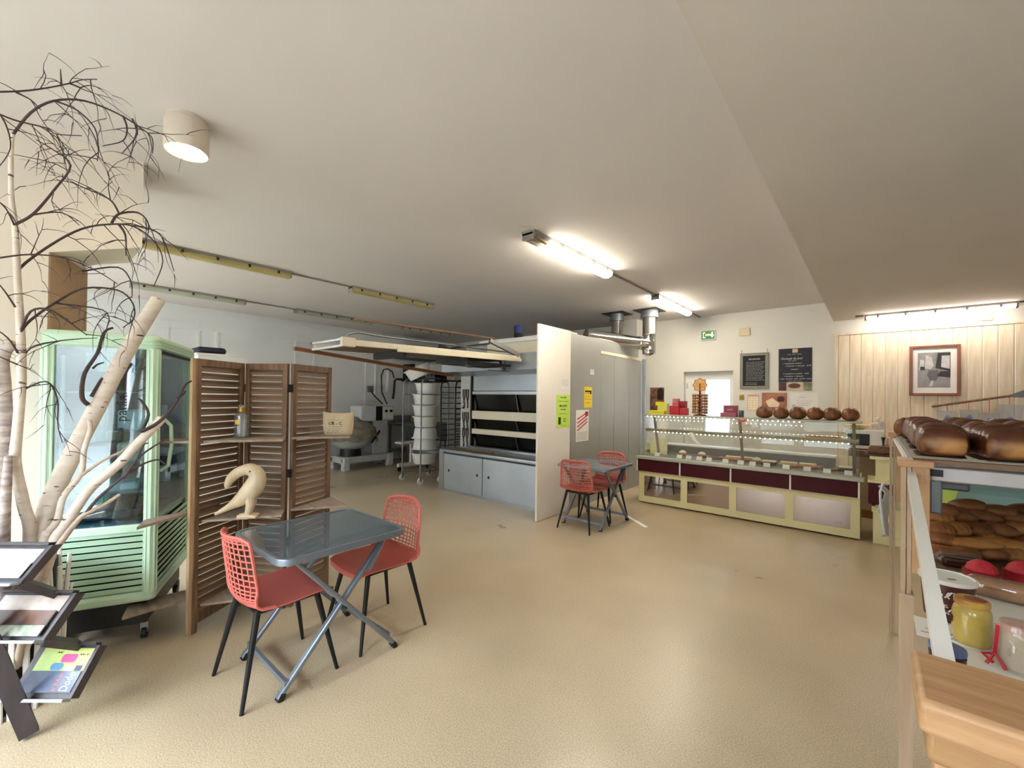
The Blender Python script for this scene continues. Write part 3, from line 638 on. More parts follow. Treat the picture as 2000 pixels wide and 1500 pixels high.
t, a = tree('thin pale birch stem forking up past the sawn branch', [(84, 1064, -2.92), (90, 1045, -2.92), (112, 1015, -2.92), (124, 970, -2.92), (158, 925, -2.92), (164, 880, -2.91), (176, 840, -2.9), (174, 820, -2.9)], 6.5, 3.6, BARK, False)
mb = MB(); limb(mb, [(160, 928, -2.91), (200, 900, -2.9), (240, 880, -2.9), (262, 860, -2.9)], 3, 1.5); t.part('side_shoot', mb, TWIGL)
t, a = tree('low pale birch branch sawn off in front of the fridge corner', [(100, 1075, -2.9), (125, 1030, -2.9), (150, 990, -2.9), (180, 950, -2.9), (230, 908, -2.89), (270, 865, -2.88), (316, 818, -2.87)], 9.5, 8, BARK)
mb = MB(); limb(mb, [(278, 842, -2.86), (305, 828, -2.85), (330, 805, -2.85), (350, 775, -2.85), (362, 752, -2.85), (374, 744, -2.85)], 3.5, 1.5); limb(mb, [(345, 778, -2.85), (358, 770, -2.85), (362, 763, -2.85)], 2, 1.2); limb(mb, [(275, 845, -2.87), (290, 810, -2.87), (278, 785, -2.87), (270, 778, -2.87)], 3, 1.6); t.part('side_shoot', mb, TWIG)
t, a = tree('pair of thin pale birch rods leaning right above the magazine rack', [(82, 1110, -2.84), (118, 1060, -2.84), (145, 1025, -2.84), (165, 1005, -2.84), (200, 988, -2.84), (234, 966, -2.84)], 6, 3, TWIGL, False)
mb = MB(); limb(mb, [(165, 1006, -2.84), (190, 975, -2.84), (230, 940, -2.84), (268, 912, -2.84), (305, 898, -2.84), (322, 906, -2.84)], 3.2, 1.2); limb(mb, [(240, 935, -2.84), (275, 890, -2.84), (320, 860, -2.84)], 2.6, 1.2); limb(mb, [(262, 910, -2.84), (280, 870, -2.84), (290, 866, -2.84)], 2, 1); t.part('side_shoot', mb, TWIG)
# pot with a palisade of white sticks
NAVY = mat('navy_black_pot', (26, 28, 38), .6, var=.2)
pt = T('birch_planter', 'dark round planter ringed with white sticks behind the magazine rack', 'planter', POT0)
pt.part('pot', MB().lathe([(.16, 0), (.175, .02), (.185, .66), (.17, .66), (.165, .60), (.005, .60)], 28, POT0), NAVY)
STK = mat('white_birch_stick', (242, 240, 236), .7, var=.04, scale=20)
for k in range(34):
    a = 2*math.pi*k/34+rg.uniform(-.05, .05); r = .205; h_ = rg.uniform(.60, .70); b_ = POT0+Vector((r*math.cos(a), r*math.sin(a), 0)); tw = rg.uniform(-.03, .03)
    mid = b_+Vector((0, tw*.4, h_*.62)); mb = MB().tube([b_, mid, b_+Vector((0, tw, h_))], [.012, .011, .008], 6)
    mb.tube([mid, mid+Vector((rg.uniform(-.01, .01), .03*(1 if k % 2 else -1), .10))], [.008, .005], 5)
    pt.part('stick', mb, STK)
# ================================================================== MAGAZINE RACK
RK = mat('dark_stained_rack_wood', (66, 60, 66), .45, var=.18, scale=6, stretch=(1, 6, 1))
LIP = mat('grey_blue_rack_lip', (150, 160, 170), .35, var=.12, scale=8)
ldir = Vector((-.75, -.66, 0)).normalized()
rk = T('magazine_rack', 'dark wooden stepped magazine rack with three sloping trays', 'magazine rack', (-2.75, .02, 0))
trays = []
for (B, Fp, wd, nm) in (((-2.615, .115, .86), (-2.655, .03, .72), .34, 'top'), ((-2.682, .191, .61), (-2.665, .095, .45), .34, 'mid'), ((-2.71, .271, .335), (-2.655, .177, .165), .27, 'low')):
    B, Fp = Vector(B), Vector(Fp); s_ = (Fp-B); nrm = s_.cross(ldir).normalized()
    if nrm.z < 0: nrm = -nrm
    trays.append((B, Fp, wd, nrm))
    bd = rk.part('tray', MB().extr([B, Fp, Fp+ldir*wd, B+ldir*wd], -nrm*.012), RK)
    su = s_.normalized()
    rk.part('tray_lip', MB().extr([Fp, Fp+nrm*.045, Fp+nrm*.045+ldir*wd, Fp+ldir*wd], su*.012), LIP, bd)
    rk.part('tray_side', MB().extr([B-nrm*.02, Fp-nrm*.02, Fp+nrm*.022, B+nrm*.022], -ldir*.014), RK, bd)
    rk.part('tray_back', MB().extr([B, B+nrm*.03, B+nrm*.03+ldir*wd, B+ldir*wd], -su*.012), RK, bd)
ft = Vector((-2.779, .063, 0)); up_ = onx(0, 1300, -2.765)
dl = (up_-ft).normalized()
rk.part('leg', MB().bar(ft+dl*.02, ft+dl*.62, .06, .035, (1, 0, 0)), RK)
rk.part('leg', MB().bar(Vector((-2.88, -.25, .0)), Vector((-2.78, -.02, .80)), .03, .04, (1, 0, 0)), RK)
for q0, q1 in ((trays[0], trays[1]), (trays[1], trays[2])): rk.part('riser', MB().bar(q0[1]+ldir*.02, q1[0]+ldir*.10, .03, .05, (1, 0, 0)), RK)
def mag(tr, u0, u1, v0, v1, col, label, lift, extra=None):
    """magazine lying in a tray: u along the tray from its right end, v from its back edge (metres)"""
    B, Fp, wd, nrm = trays[tr]; s_ = (Fp-B).normalized(); fr = Fr(B+s_*v1+ldir*u1+nrm*(lift+.001), -ldir, -s_)
    t = T('magazine', label, 'magazine', fr.p((u1-u0)/2, 0), 0, 'magazines on the rack')
    t.part('pages', fr.plate(MB(), 0, u1-u0, 0, v1-v0, 0, .006), PAPER)
    t.part('cover', fr.plate(MB(), 0, u1-u0, 0, v1-v0, .006, .0068), col)
    if extra: extra(t, Fr(fr.p(0, 0, .0069), -ldir, -s_), u1-u0, v1-v0)
    return t
LIME = mat('lime_cover', (158, 190, 96), .35, rgb2=(196, 204, 120), scale=10)
DBLUE = mat('dark_blue_cover', (34, 44, 74), .3, rgb2=(110, 124, 150), scale=7)
PINK = mat('magenta_print', (186, 62, 132), .4); BLU = mat('blue_print', (72, 126, 176), .4); PEACH = mat('peach_print', (240, 196, 176), .4); NAVYI = mat('navy_print', (36, 44, 80), .4)
def ex1(t, f, w_, h_):
    t.part('cover_print', f.poly(MB(), rrect(w_*.45, w_*.75, h_*.40, h_*.75, h_*.12), 0, .0006), PINK)
    t.part('cover_print', f.poly(MB(), rrect(w_*.32, w_*.56, h_*.08, h_*.38, h_*.13), 0, .0006), BLU)
    t.part('cover_print', f.plate(MB(), w_*.82, w_*.95, h_*.04, h_*.28, 0, .0006), NAVYI)
    t.part('cover_print', f.plate(MB(), w_*.6, w_*.78, h_*.05, h_*.3, 0, .0006), PEACH)
    mb = MB(); scrib(mb, f, w_*.76, w_*.95, h_*.72, .012, .0003, 3); scrib(mb, f, w_*.3, w_*.42, h_*.8, .012, .0003, 4); t.part('lettering', mb, INK)
def ex2(t, f, w_, h_):
    f2 = Fr(f.p(w_*.80, h_*.5), f.y, -f.x)
    t.part('title', text_mb('Dodo', .050, f2, 0, -.012, .0003, squeeze=.62), PEACH); t.part('title', text_mb('le Bal du', .026, f2, 0, .032, .0003, squeeze=.75), mat('red_print', (214, 110, 96), .5))
mag(2, .012, .235, .012, .105, LIME, 'lime green leaflet with a pink shape on the lowest rack tray', 0, ex1)
mag(2, .012, .235, .100, .180, DBLUE, 'dark blue book lying in the lowest rack tray', .0075, ex2)
COVB = mat('photo_cover_pale', (196, 186, 180), .35, rgb2=(150, 128, 110), scale=9)
COVD = mat('photo_cover_dark', (40, 30, 34), .3, rgb2=(110, 70, 50), scale=12)
COVG = mat('photo_cover_green', (206, 204, 190), .35, rgb2=(80, 110, 84), scale=14)
mag(1, .02, .30, .010, .075, COVB, 'pale magazine at the back of the middle rack tray', 0)
mag(1, .03, .31, .070, .135, COVD, 'dark magazine in the middle of the middle rack tray', .0075)
mag(1, .025, .31, .130, .172, COVG, 'green and white magazine at the front of the middle rack tray', .015)
mag(0, .02, .30, .02, .085, mat('lilac_cover', (196, 196, 214), .3, rgb2=(170, 176, 150), scale=8), 'lilac brochure at the back of the top rack tray', 0)
mag(0, .02, .31, .082, .15, mat('white_cover', (226, 232, 238), .3, var=.05, scale=8), 'white brochure at the front of the top rack tray', .0075)
# ================================================================== DECK OVEN
BLUES = mat('bluish_stainless', (170, 177, 184), .36, .6, var=.08, scale=2.5)
CREAMM = mat('cream_metal', (226, 218, 196), .45, .1, var=.04)
OVG = mat('dark_oven_glass', (10, 12, 12), .16, 0, var=.3, scale=4, spec=.3)
GREYP = mat('grey_side_panel', (168, 168, 164), .45, .55, var=.05, scale=1.5)
ov = T('deck_oven', 'large stainless steel bread deck oven with three rows of dark glass doors', 'oven', (-4.3, 5.6, 0))
OX0, OX1, OY, DY = -5.38, -3.145, 4.5, 4.95
ov.part('base_cabinet', MB().box(OX0, OX1, OY+.012, 7.1, .0, .64), BLUES)
ov.part('kick_plate', MB().box(OX0-.004, OX1, OY-.004, OY+.012, .0, .03), STEEL)
ov.part('corner_post', MB().box(OX0-.006, OX0+.11, OY-.006, OY+.05, .0, .655), STEELD, bevel=.006)
ov.part('corner_post', MB().box(OX1-.10, OX1, OY-.006, OY+.05, .0, .655), STEELD, bevel=.006)
xs_ = ony(943, 930, OY).x
for a, b in ((OX0+.125, xs_-.008), (xs_+.008, OX1-.115)):
    dr = ov.part('cabinet_door', MB().box(a, b, OY-.012, OY+.012, .045, .60), BLUES, bevel=.004)
    for c in (a+.12, b-.10): ov.part('finger_hole', MB().tube([(c, OY-.014, .34), (c, OY-.010, .34)], .022, 14), DARK, dr)
ov.part('bead_trim', MB().box(OX0+.11, OX1-.1, OY-.016, OY+.012, .604, .618), IRON)
ov.part('worktop', MB().box(OX0+.03, OX1, OY-.02, DY+.02, .64, .668), STEEL, bevel=.004)
ov.part('sill', MB().box(-5.1, OX1, DY-.10, DY+.02, .668, .71), STEEL, bevel=.004)
JX = -5.08
ov.part('body', MB().box(OX0+.02, OX1, DY+.10, 7.1, .64, 2.40), GREYP)
ov.part('jamb', MB().box(OX0+.02, JX, DY-.02, DY+.10, .668, 1.86), mat('satin_steel', (190, 190, 186), .45, .25, var=.05))
ov.part('jamb_edge', MB().box(JX-.02, JX+.012, DY-.045, DY+.02, .668, 1.86), DARK)
ov.part('cavity', MB().box(JX, OX1, DY+.08, DY+.11, .668, 1.62), DARK)
for z0, z1 in ((1.153, 1.288), (.908, .992), (1.555, 1.61)):
    ov.part('deck_bar', MB().box(JX+.01, OX1, DY-.035, DY+.06, z0, z1), CREAMM if z0 < 1.5 else STEEL, bevel=.005)
ov.part('fascia', MB().box(JX+.01, OX1, DY-.02, DY+.09, 1.615, 1.86), BLUES)
for z0, z1 in ((1.288, 1.555), (.992, 1.153), (.71, .908)):
    w2 = (OX1-JX-.02)/2
    for k in range(2):
        a = JX+.015+k*w2
        d_ = ov.part('oven_door', MB().extr([(a+.06, DY+.05, z0), (a+w2-.02, DY+.05, z0), (a+w2-.03, DY-.005, z1), (a+.0, DY-.005, z1)], (0, .012, .004)), OVG)
        ov.part('door_edge', MB().bar((a+w2-.02, DY+.044, z0), (a+w2-.03, DY-.012, z1), .012, .01), STEELD, d_)
for z in (1.50, 1.12, .85):
    for k in range(2):
        x = -5.27+k*.085
        ov.part('linkage', MB().tube([(x-.022, DY-.03, z+.14), (x-.022, DY-.03, z+.02), (x, DY-.03, z-.05), (x+.022, DY-.03, z+.02), (x+.022, DY-.03, z+.14)], .008, 6).tube([(x, DY-.03, z-.05), (x, DY-.03, z-.09), (x+.02, DY-.03, z-.11), (x-.006, DY-.03, z-.13), (x+.02, DY-.03, z-.15), (x-.006, DY-.03, z-.17)], .009, 6), IRON)
ov.part('knob', MB().tube([(-5.28, DY-.05, 1.33), (-5.28, DY-.02, 1.33)], .018, 12), DARK)
ov.part('hood', MB().extr([(OX0, DY-.01, 1.86), (OX0, 4.52, 1.90), (OX0, 4.52, 2.13), (OX0, DY-.01, 2.13)], (OX1-OX0, 0, 0)), BLUES)
ov.part('upper_fascia', MB().box(-4.75, OX1, DY-.02, DY+.10, 2.13, 2.36), CREAMM)
ov.part('upper_fascia', MB().box(-4.9, OX1, DY-.05, DY+.12, 2.36, 2.42), WPLAST)
ov.part('hood_shelf', MB().box(-5.25, -3.95, 4.12, 4.56, 1.872, 1.884), STEEL)
ov.part('roof_plate', MB().lathe([(.16, 2.40), (.16, 2.47), (.10, 2.49)], 20, (-4.55, 5.6, 0)), IRON)
BLUEM = mat('blue_motor_paint', (34, 62, 130), .4)
mo = ov.part('motor', MB().lathe([(.07, 2.48), (.075, 2.5), (.075, 2.64), (.03, 2.66)], 16, (-4.57, 5.5, 0)), IRON)
ov.part('motor_cap', MB().lathe([(.078, 2.60), (.078, 2.72), (.05, 2.735)], 16, (-4.57, 5.5, 0)), BLUEM, mo)
# side cladding along the aisle
ys = onx(1173, 690, -3.13).y; yd = 7.2
ov.part('side_panel', MB().box(OX1, -3.13, 4.86, ys, 0, 2.40), GREYP)
for a, b in ((ys, onx(1199, 800, -3.13).y), (onx(1199, 800, -3.13).y+.006, onx(1228, 800, -3.13).y), (onx(1228, 800, -3.13).y+.006, yd-.02)):
    ov.part('side_panel', MB().box(OX1, -3.13, a+.004, b, 0, 2.19), GREYP, bevel=.003)
ov.part('side_cap', MB().box(OX1-.04, -3.122, ys, yd, 2.19, 2.235), CREAMM)
ov.part('end_post', MB().tube([(-3.16, yd+.06, 0), (-3.16, yd+.06, 2.22)], .09, 18), mat('pale_blue_steel', (176, 186, 198), .3, .7))
ov.part('end_gap', MB().box(-3.2, -3.128, yd-.018, yd, 0, 2.2), DARK)
ov.part('seam_strip', MB().box(-3.13, -3.118, 4.84, 4.875, 0, 2.41), STEEL)
solo('partition_board', MB().box(-3.135, -3.105, 4.128, 4.845, .005, 2.418), mat('white_laminate_board', (232, 226, 218), .5, var=.02, scale=3), 'tall white board standing at the front corner of the oven', 'partition', bevel=.003)
struct('column', MB().box(-3.62, -3.34, 7.45, YB, 0, ZC), WHITE)
# flue pipes
def flue(label, x, y, r, zb, elbow=None):
    t = T('flue_pipe', label, 'pipe', (x, y, zb), 0, 'steel flue pipes above the oven')
    pl = .20
    t.part('ceiling_plate', MB().box(x-pl, x+pl, y-pl, y+pl, ZC-.012, ZC), GREYM if 0 else IRON)
    t.part('collar', MB().lathe([(r*1.32, ZC-.10), (r*1.28, ZC-.012)], 24, (x, y, 0)).lathe([(r*1.36, ZC-.125), (r*1.36, ZC-.10)], 24, (x, y, 0)), GREYM)
    t.part('pipe', MB().lathe([(r*.2, zb-.03), (r, zb), (r, zb+.05), (r*1.03, zb+.055), (r*1.03, zb+.075), (r, zb+.08), (r, 2.58), (r*1.03, 2.585), (r*1.03, 2.605), (r, 2.61), (r, ZC-.1)], 24, (x, y, 0)), CHROME)
    if elbow: t.part('horizontal_pipe', MB().tube([(x, y, 2.43)]+[Vector((x, y, 2.43)).lerp(Vector(elbow), f) for f in (.15, .16, .18, .19, 1)], [r*.98, r*.98, r*1.04, r*1.04, r*.96, r*.96], 22), CHROME)
    return t
q = ony(1150, 660, 6.0)
flue('bright steel flue pipe with side branch hanging by the back wall', -2.86, 6.86, .108, 2.27, (q.x, 5.9, max(q.z, 2.52)))
flue('bright steel flue pipe further left, rising through the oven roof', -3.42, 6.80, .09, 2.44)
# ================================================================== OVEN LOADER
BEAM = wood('brown_beam_wood', (120, 78, 48), (150, 104, 68), 'y', 1, .6, .05)
UNDER = mat('dark_loader_belt', (92, 76, 62), .8, var=.15, scale=6)
ld = T('oven_loader', 'long cream framed bread loader platform parked high in front of the oven', 'oven loader', (-3.95, 3.2, 1.9))
def zl(y): return 2.0+(y-1.96)/(4.5-1.96)*.055
for x, lab in ((-3.715, 1), (-4.30, 0)):
    ld.part('side_rail', MB().bar((x, 1.96, zl(1.96)), (x, 4.5, zl(4.5)), .035, .055), CREAMM, bevel=.004)
ld.part('inner_rail', MB().bar((-3.69, 2.52, zl(2.5)-.03), (-3.69, 4.5, zl(4.5)-.03), .03, .045), CREAMM, bevel=.004)
ld.part('belt', MB().extr([(-4.28, 1.98, zl(1.98)-.03), (-3.73, 1.98, zl(1.98)-.03), (-3.73, 4.48, zl(4.48)-.03), (-4.28, 4.48, zl(4.48)-.03)], (0, 0, .012)), UNDER)
ALW = mat('white_aluminium', (206, 212, 218), .35, .6)
ld.part('end_bar', MB().tube([(-4.32, 1.945, zl(1.9)+.03), (-3.70, 1.945, zl(1.9)+.03)], .013, 8), ALW); ld.part('end_bar', MB().tube([(-4.32, 1.945, zl(1.9)-.03), (-3.70, 1.945, zl(1.9)-.03)], .013, 8), ALW)
ld.part('end_block', MB().box(-3.74, -3.69, 1.93, 2.06, zl(2)-.04, zl(2)+.045), CREAMM, bevel=.004)
ld.part('end_grip', MB().box(-4.36, -4.32, 1.935, 1.955, zl(2)+.02, zl(2)+.04), DARK)
ld.part('hand_rail', MB().tube([(-3.80, 1.99, zl(2)+.04), (-3.82, 2.05, zl(2)+.09), (-3.84, 2.16, zl(2)+.125), (-3.86, 2.4, zl(2)+.12), (-3.9, 4.5, zl(4.5)+.09)], .009, 8), STEEL)
for y in (2.6, 3.5): ld.part('cross_member', MB().box(-4.28, -3.72, y, y+.05, zl(y)-.10, zl(y)-.032), IRON)
ld.part('under_frame', MB().box(-4.25, -3.75, 3.55, 4.35, zl(4)-.12, zl(4)-.09), DARK)
for y in (3.75, 4.42):
    ld.part('hanger_strut', MB().bar((-3.76, y-.28, zl(y)-.03), (-3.95, y, 1.90), .03, .03), STEELD); ld.part('hanger_strut', MB().bar((-3.95, y+.03, zl(y)-.03), (-3.95, y+.03, 1.885), .03, .03), STEELD)
ld.part('lever', MB().bar((-3.86, 4.05, 2.26), (-3.70, 4.47, 2.09), .05, .055), STEELD, bevel=.006); ld.part('lever_bracket', MB().bar((-4.3, 3.55, 2.16), (-4.2, 3.7, 2.10), .08, .06).bar((-4.25, 3.62, 2.13), (-3.86, 4.05, 2.22), .02, .02), IRON)
solo('loader_guide_beam', MB().bar((-4.42, 1.80, onx(581, 681, -4.42).z), (-4.36, 3.86, 1.80), .05, .035), BEAM, 'brown wooden beam slanting below the bread loader', 'beam', bevel=.003)
solo('peel_handle', MB().tube([onx(694, 623, -4.4), onx(968, 661, -4.6)], .014, 8), wood('pale_pole_wood', (146, 112, 88), (170, 136, 110), 'y'), 'long thin wooden pole lying above the bread loader', 'pole')
solo('peel_handle', MB().tube([(-5.2, 4.66, .682), (-4.3, 4.62, .682)], .013, 8), SCR, 'short brown wooden peel handle lying on the oven worktop', 'pole')
# ================================================================== TROLLEYS AND TUBS
PIPE = mat('grey_trolley_tube', (126, 128, 130), .35, .8, var=.06)
def trolley(name, label, x0, x1, y0, y1, h, rungs, m, tub=.014):
    t = T(name, label, 'trolley', ((x0+x1)/2, (y0+y1)/2, 0))
    for x in (x0, x1):
        t.part('arch', MB().tube([(x, y0, .12), (x, y0, h-.12), (x, y0+.02, h-.05), (x, y0+.06, h-.012), (x, y0+.12, h), (x, y1-.12, h), (x, y1-.06, h-.012), (x, y1-.02, h-.05), (x, y1, h-.12), (x, y1, .12)], tub, 8), m)
    for y in (y0, y1):
        t.part('cross_tube', MB().tube([(x0, y, .18), (x1, y, .18)], tub*.8, 6), m)
    for z in rungs:
        for xa in (x0-.006, x1-.02): t.part('runner', MB().box(xa, xa+.026, y0, y1, z, z+.012), m)
    for x in (x0, x1):
        for y in (y0, y1):
            wh = t.part('castor_wheel', MB().tube([(x-.013, y, .055), (x+.013, y, .055)], .055, 16), WPLAST)
            t.part('castor_fork', MB().box(x-.02, x-.015, y-.02, y+.02, .05, .12).box(x+.015, x+.02, y-.02, y+.02, .05, .12).box(x-.02, x+.02, y-.02, y+.02, .115, .125), STEELD, wh)
    return t
trolley('tub_trolley', 'tubular steel trolley holding a stack of white dough tubs', -6.44, -5.92, 4.53, 5.14, 1.83, (.2, 1.54), PIPE)
trolley('tray_trolley', 'dark steel tray trolley with many runners beside the oven', -5.84, -5.46, 4.90, 5.50, 1.80, [.25+.095*k for k in range(16)], IRON, .013)
TUBM = mat('white_tub_plastic', (236, 238, 236), .35, var=.02)
def tubmesh(r=.232, h=.19):
    pr = [(.005, 0), (r*.78, 0), (r*.82, .012), (r*.93, h-.03), (r*.95, h-.015), (r*1.05, h-.010), (r*1.05, h), (r*.92, h), (r*.90, h-.03), (r*.78, .015), (.005, .012)]
    me = MB().lathe(pr, 26).mesh('dough_tub'); me.materials.append(TUBM); return me
tm = tubmesh()
def tub(label, loc, rx=0., ry=0., s_=1.):
    o = bpy.data.objects.new('dough_tub', tm); C.objects.link(o); o.location = loc; o.rotation_euler = (rx, ry, 0); o.scale = (s_,)*3
    o['label'] = label; o['category'] = 'tub'; o['group'] = 'white dough tubs on the trolley'
tx, ty = -6.17, 4.83
for z, inv, lab in ((1.365, 0, 'white dough tub just under the top runner of the trolley'), (1.165, 0, 'white dough tub second below the trolley top runner'), (.965, 0, 'white dough tub in the middle of the stack, open side up'), (.95, 1, 'white dough tub turned upside down, upper one of two'), (.755, 1, 'white dough tub turned upside down, lower one of two'), (.31, 0, 'lowest white dough tub near the trolley base')):
    tub(lab, (tx+random.uniform(-.01, .01), ty+random.uniform(-.02, .02), z), math.pi if inv else 0)
tub('white dough tub leaning on top of the trolley', (-6.2, 4.72, 1.86), R(20), R(-16)); tub('white dough tub on the top runner behind the arch', (tx, 4.86, 1.56), R(0), 0)
# ================================================================== SPIRAL MIXER
MIXW = mat('mixer_white_enamel', (206, 212, 216), .4, .1, var=.04)
MX, MY = -8.28, 4.85
mx = T('dough_mixer', 'white spiral dough mixer standing at the left wall', 'mixer', (MX, MY, 0))
mx.part('base', MB().box(MX-.25, MX+.28, MY-.62, MY+.55, .14, .27), MIXW, bevel=.02)
for x, y in ((MX+.25, MY-.55), (MX+.25, MY+.46), (MX-.2, MY-.55), (MX-.2, MY+.46)): mx.part('foot', MB().box(x-.06, x+.06, y-.07, y+.07, 0, .26), MIXW, bevel=.02)
mx.part('column', MB().box(MX-.2, MX+.18, MY+.10, MY+.46, .27, 1.0), MIXW, bevel=.02)
hd = mx.part('head', MB().box(MX-.22, MX+.24, MY-.22, MY+.56, .98, 1.30), MIXW, bevel=.02)
mx.part('control_panel', MB().box(MX+.24, MX+.25, MY+.28, MY+.54, 1.02, 1.27), WPLAST, hd)
mx.part('control_strip', MB().box(MX+.24, MX+.25, MY+.12, MY+.27, .99, 1.29), DARK, hd)
for k in range(2): mx.part('dial', MB().tube([(MX+.25, MY+.36+k*.12, 1.19), (MX+.27, MY+.36+k*.12, 1.19)], .03, 12), DARK, hd)
mx.part('bowl', MB().lathe([(.05, .42), (.20, .42), (.34, .50), (.42, .62), (.45, .78), (.46, .80), (.44, .80), (.40, .64), (.3, .52), (.05, .46)], 28, (MX+.02, MY-.32, 0)), MIXW)
mx.part('bowl_pivot', MB().lathe([(.22, .27), (.2, .43)], 20, (MX+.02, MY-.32, 0)), DARK)
mx.part('lever', MB().tube([(MX+.25, MY+.02, .52), (MX+.3, MY+.14, .72), (MX+.3, MY+.18, .78)], .02, 8), IRON)
CLO = mat('grey_brown_cloth', (112, 108, 98), .95, rgb2=(150, 146, 132), scale=7, bump=.8, bscale=12)
n, rows = 30, []
for i, (r_, z) in enumerate(((.02, 1.08), (.12, 1.06), (.25, 1.0), (.38, .91), (.49, .82), (.52, .72), (.53, .58))):
    rows.append([Vector((MX+.02+r_*math.cos(2*math.pi*j/n)*1.0, MY-.32+r_*math.sin(2*math.pi*j/n), z+(.035*math.sin(5*2*math.pi*j/n+i)+.03*math.sin(3*2*math.pi*j/n))*(i/6)+(.06 if i == 6 and j % 9 < 4 else 0))) for j in range(n+1)])
solo('mixer_cover_cloth', MB().grid(rows, .006), CLO, 'rumpled grey brown cloth draped over the mixer bowl', 'cloth', smooth=1.2)
# cables and pipes on the wall over the mixer
BLK = mat('black_cable', (26, 26, 28), .5)
def wallpipe(name, label, pts, r, m, cat): solo(name, MB().tube([(XL+.03+p[2], p[0], p[1]) for p in pts], r, 8), m, label, cat)
wallpipe('cable_duct', 'pale vertical cable duct on the left wall above the mixer', [(5.42, 1.55, 0), (5.42, 2.6, 0)], .025, COOLW, 'duct')
wallpipe('cable_duct', 'white boxed duct between two black cables above the mixer', [(5.75, 1.62, 0), (5.75, 2.12, 0)], .045, WPLAST, 'duct')
wallpipe('power_cable', 'black cable looping over the mixer head', [(5.55, 1.33, .3), (5.57, 1.6, .05), (5.58, 2.0, 0), (5.64, 2.14, 0), (5.75, 2.17, 0), (5.88, 2.1, 0), (5.93, 1.95, 0)], .013, BLK, 'cable')
wallpipe('water_pipe', 'thick black insulated pipe with a tap on the left wall', [(6.55, 1.93, .05), (6.0, 1.93, 0), (5.95, 1.9, 0), (5.93, 1.6, 0), (5.9, 1.45, 0)], .026, BLK, 'pipe')
wallpipe('power_cable', 'short black cable from the wall socket to the mixer', [(5.30, 1.62, .03), (5.36, 1.50, .1), (5.4, 1.34, .35)], .014, BLK, 'cable')
solo('wall_socket', MB().box(XL, XL+.06, 5.22, 5.36, 1.60, 1.74), GREYM, 'grey wall socket above the mixer', 'socket', bevel=.01)
# wall shelf with machinery
ws = T('wall_equipment_rack', 'dark wall rack with pipes and a white control box high on the left wall', 'wall rack', (XL+.25, 6.7, 1.9))
ws.part('shelf', MB().box(XL, XL+.45, 6.15, 7.3, 1.88, 1.90), IRON); [ws.part('bracket', MB().box(XL, XL+.45, q_, q_+.03, 1.90, 2.3), IRON) for q_ in (6.2, 7.2)]
ws.part('control_box', MB().box(XL+.1, XL+.4, 6.75, 7.4, 2.10, 2.34), COOLW, bevel=.01); ws.part('tank', MB().tube([(XL+.2, 6.25, 2.02), (XL+.2, 6.7, 2.02)], .09, 14), IRON)
for k in range(5): ws.part('basket_bar', MB().tube([(XL+.45, 6.2+k*.12, 1.9), (XL+.45, 6.2+k*.12, 2.22)], .006, 6), STEELD)
solo('ventilation_box', MB().box(XL, XL+.6, 5.9, 7.0, 2.42, 2.72), mat('grey_duct_paint', (120, 122, 122), .6), 'grey ventilation box under the ceiling at the left wall', 'ventilation box', bevel=.01)
# steel table and stand behind the tub trolley
wt = T('steel_sink_table', 'dark steel sink table along the left wall beside the mixer', 'table', (-8.45, 6.3, 0))
wt.part('top', MB().box(-8.8, -8.0, 5.75, 6.95, .83, .88), STEELD); wt.part('splashback', MB().box(-8.82, -8.79, 5.75, 6.95, .88, 1.05), STEELD); wt.part('apron', MB().box(-8.05, -8.02, 5.75, 6.95, .45, .83), GREYM); wt.part('shelf', MB().box(-8.8, -8.05, 5.8, 6.9, .22, .25), STEELD)
for x in (-8.75, -8.05):
    for y in (5.8, 6.9): wt.part('leg', MB().box(x-.02, x+.02, y-.02, y+.02, 0, .83), STEELD)
solo('stone_crock', MB().lathe([(.05, .88), (.09, .9), (.10, .97), (.07, 1.02), (.075, 1.05)], 16, (-8.5, 6.3, 0)), mat('beige_stoneware', (168, 160, 138), .6), 'small beige crock on the steel sink table', 'crock')
st = T('white_machine_stand', 'low white metal machine stand behind the tub trolley', 'stand', (-7.2, 5.25, 0))
st.part('foot_beam', MB().box(-7.23, -7.17, 4.95, 5.75, .10, .17), WPLAST, bevel=.01); st.part('upright', MB().box(-7.225, -7.175, 5.25, 5.31, .17, .56), WPLAST); st.part('top_plate', MB().box(-7.35, -7.05, 4.98, 5.7, .56, .59), WPLAST)
st.part('castor', MB().tube([(-7.21, 5.0, .05), (-7.19, 5.0, .05)], .05, 12).tube([(-7.21, 5.7, .05), (-7.19, 5.7, .05)], .05, 12), DARK)
# dark cabinet with papers behind the screen
bk = T('tall_cabinet', 'tall white cabinet standing behind the folding screen', 'cabinet', (-7.1, 1.86, 0))
bk.part('body', MB().box(-7.3, -6.9, 1.58, 2.14, 0, 2.03), COOLW); bk.part('top', MB().box(-7.32, -6.88, 1.56, 2.16, 2.03, 2.06), WPLAST)
solo('folded_tarpaulin', MB().box(-7.28, -6.92, 1.57, 1.92, 2.0605, 2.15), mat('navy_tarpaulin', (26, 32, 48), .5, var=.3, scale=8, bump=.6, bscale=9), 'folded navy tarpaulin on the tall white cabinet', 'tarpaulin', bevel=.04)
solo('leaning_board', MB().extr([(-8.2, 4.02, 0), (-8.2, 4.07, 0), (-8.35, 4.11, .5), (-8.35, 4.06, .5)], (.03, 0, 0)), WPLAST, 'narrow white board leaning in the dark gap beside the mixer', 'board')
